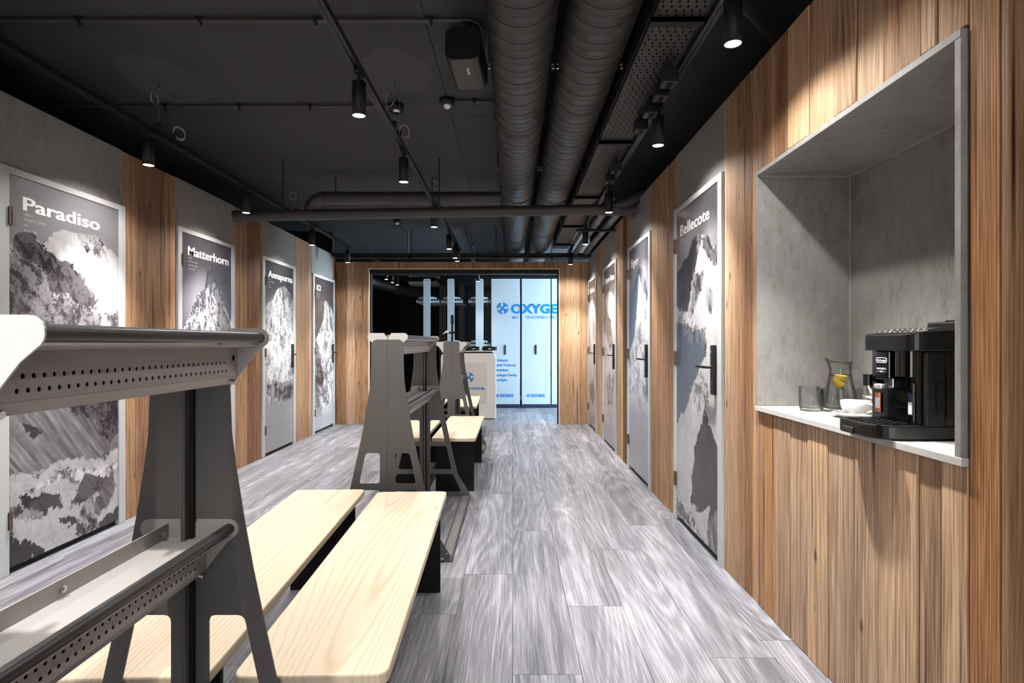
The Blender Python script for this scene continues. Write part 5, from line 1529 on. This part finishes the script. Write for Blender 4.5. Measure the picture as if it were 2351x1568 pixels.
# reception desk
YD = 8.98
def XD(px): return (px-VX)/FPX*YD
def ZD(py): return EYE-(py-VY)*YD/FPX
dk = thing('welcome_desk', 'white reception desk with rounded corners and a blue welcome sign', 'desk', (XD(1075), YD, 0))
x0, x1 = XD(1012), XD(1138.5); zt = ZD(811)
poly = [(x0, 0.012), (x1, 0.012)] + arc(x1-0.07, zt-0.07, 0.07, 0, 90, 6) + arc(x0+0.07, zt-0.07, 0.07, 90, 180, 6)
MB().prism(poly, 1, YD, YD+0.03).build('front_panel', M['desk'], dk, world=True, bevel=0.003, seg=1)
MB().box(x0+0.02, x1-0.02, YD+0.03, YD+0.6, 0.06, zt-0.03).build('desk_body', M['steel_white'], dk, world=True)
MB().box(x0+0.0, x1-0.06, YD+0.05, YD+0.62, zt-0.03, zt+0.02).build('desk_top', M['black'], dk, world=True, bevel=0.004)
MB().box(x0+0.0, x1-0.05, YD+0.04, YD+0.62, zt+0.02, zt+0.034).build('top_edge', M['steel_white'], dk, world=True, bevel=0.003)
MB().box(x0+0.03, x1-0.03, YD+0.02, YD+0.58, 0.0, 0.06).build('plinth', M['black'], dk, world=True)
sg = MB().box(XD(1036), XD(1117.5), YD-0.003, YD, ZD(927.5), ZD(833)).build('sign_sheet', M['poster_grey'], dk, world=True)
v, f = text_mesh('Welcome.', 0.058, XD(1115)-XD(1038), bold=0.03)
MB().add(v, f, onto((XD(1038), YD-0.0045, ZD(894.5)), (1,0,0))).build('sign_lettering', M['blue_soft'], sg, world=True)
logo_mb(0.082, onto((XD(1076), YD-0.005, ZD(866.5)), (1,0,0))).build('sign_emblem', M['blue_soft'], sg, world=True)
# things on the desk
for i, (px, w) in enumerate(((1084, 0.10), (1122, 0.13))):
    X = XD(px)
    c = thing('desk_organiser', ['dark tangle of straps on the welcome desk, left of the post', 'dark tangle of straps on the welcome desk, right of the post'][i], 'straps', (X, YD+0.35, zt+0.034), group='straps on the desk')
    mb = MB(); r = random.Random(i)
    mb.tube([(w*0.9*math.sin(t*1.7+i), 0.08*math.cos(t*1.3), 0.012+0.05*(0.5+0.5*math.sin(t*2.3+i))) for t in [k*0.35 for k in range(40)]], 0.009, 6)
    mb.build('strap_loop', M['black_plastic'], c)
    mb = MB(); mb.box(-0.02, 0.03, -0.05, -0.02, 0.012, 0.04); mb.build('buckle', M['silver'], c, bevel=0.004)

# low white cabinet at the left of the back room
lc = thing('low_cabinet', 'pale low cabinet at the left edge of the portal', 'cabinet', (-2.75, 10.2, 0))
MB().box(-3.2, -2.50, 10.0, 10.5, 0.0, 0.86).build('cabinet_body', M['black'], lc, world=True)
for k in range(3): MB().box(-3.2, -2.50, 9.985, 10.0, 0.88+0.11*k, 0.975+0.11*k).build('drawer', M['panel'], lc, world=True, bevel=0.002, seg=1)
MB().box(-3.2, -2.50, 10.0, 10.5, 0.86, 1.21).build('drawer_case', M['panel'], lc, world=True)

# air conditioner and thermostat
ac = thing('air_conditioner', 'white ceiling air conditioner in the back room', 'air conditioner', (-1.72, 11.4, 2.4))
def XA(px): return (px-VX)/FPX*11.4
def ZA(py): return EYE-(py-VY)*11.4/FPX
MB().box(XA(938), XA(1003), 11.4, 11.9, ZA(653), ZA(646)).build('lower_panel', M['white_plastic'], ac, world=True, bevel=0.006)
MB().box(XA(938), XA(1003), 11.4, 11.9, ZA(635), ZA(625)).build('upper_panel', M['white_plastic'], ac, world=True, bevel=0.006)
MB().box(XA(942), XA(999), 11.43, 11.9, ZA(646), ZA(635)).build('intake', M['void'], ac, world=True)
th = thing('wall_display', 'small lit blue display on the dark back wall', 'display', (-2.13, 12.4, 2.37))
X = (954.5-VX)/FPX*12.4; Z = EYE-(665.5-VY)*12.4/FPX
MB().box(X-0.066, X+0.066, 12.4, 12.43, Z-0.05, Z+0.05).build('display_case', M['white_plastic'], th, world=True, bevel=0.006)
MB().box(X-0.042, X+0.042, 12.397, 12.401, Z-0.03, Z+0.03).build('display_screen', M['screen'], th, world=True)
MB().box(X-0.02, X+0.02, 12.43, 13.0, Z-0.02, Z+0.02).build('display_arm', M['black'], th, world=True)

# pipes at the back
bp = thing('back_pipe', 'large dark pipe bending along the back room ceiling on the left', 'pipe', (-3, 11, 2.4))
mb = MB(); mb.tube([(-3.6, 9.6, 2.55), (-2.9, 10.6, 2.42), (-2.3, 11.4, 2.28), (-1.9, 11.9, 2.22), (-1.0, 12.2, 2.2)], 0.09, 16); mb.build('pipe_run', M['pipe'], bp, world=True)
mb = MB(); mb.cyl((-2.35, 11.33, 2.29), (-2.28, 11.42, 2.275), 0.1, n=16); mb.build('pipe_socket', M['pipe'], bp, world=True)
for i, (z, y) in enumerate(((2.56, 11.0), (2.36, 12.0))):
    c = thing('back_pipe', ['upper dark pipe running across the back room', 'lower dark cable duct running across the back room'][i], 'pipe', (-1, y, z))
    MB().cyl((-4.3, y, z), (3.2, y, z), 0.06 if i == 0 else 0.035, n=14).build('pipe_run', M['pipe'], c, world=True)
    for x in (-3.0, -1.8, -0.6, 0.6): MB().cyl((x, y, z), (x+0.06, y, z), 0.068 if i == 0 else 0.042, n=14).build('pipe_socket', M['pipe'], c, world=True)
# back-room track lamps
for i, (X, y) in enumerate(((-2.2, 9.1), (-2.2, 9.9), (-2.2, 10.4), (-2.2, 10.85), (-0.66, 9.1), (-0.62, 10.2))):
    s = spotlight(X, y, 'small spotlight in the back room, %s of six from left to right' % ordn[i], group='back room spotlights', power=0.4, lit=i in (1, 3, 5))
tb = thing('light_track', 'short light track on the left of the back room', 'light track', (-2.2, 8.7, ZTR), group='back room light tracks')
MB().box(-2.217, -2.183, 8.7, 10.93, ZTR-0.016, ZTR+0.016).build('track_profile', M['track'], tb, world=True)
for y in (8.9, 10.8): MB().cyl((-2.2, y, ZTR), (-2.2, y, ZC), 0.003, n=6).build('hanger_rod', M['black'], tb, world=True)
tb = thing('light_track', 'short light track in the middle of the back room', 'light track', (-0.64, 8.7, ZTR), group='back room light tracks')
MB().box(-0.667, -0.613, 8.7, 10.5, ZTR-0.016, ZTR+0.016).build('track_profile', M['track'], tb, world=True)
for y in (8.9, 10.3): MB().cyl((-0.64, y, ZTR), (-0.64, y, ZC), 0.003, n=6).build('hanger_rod', M['black'], tb, world=True)
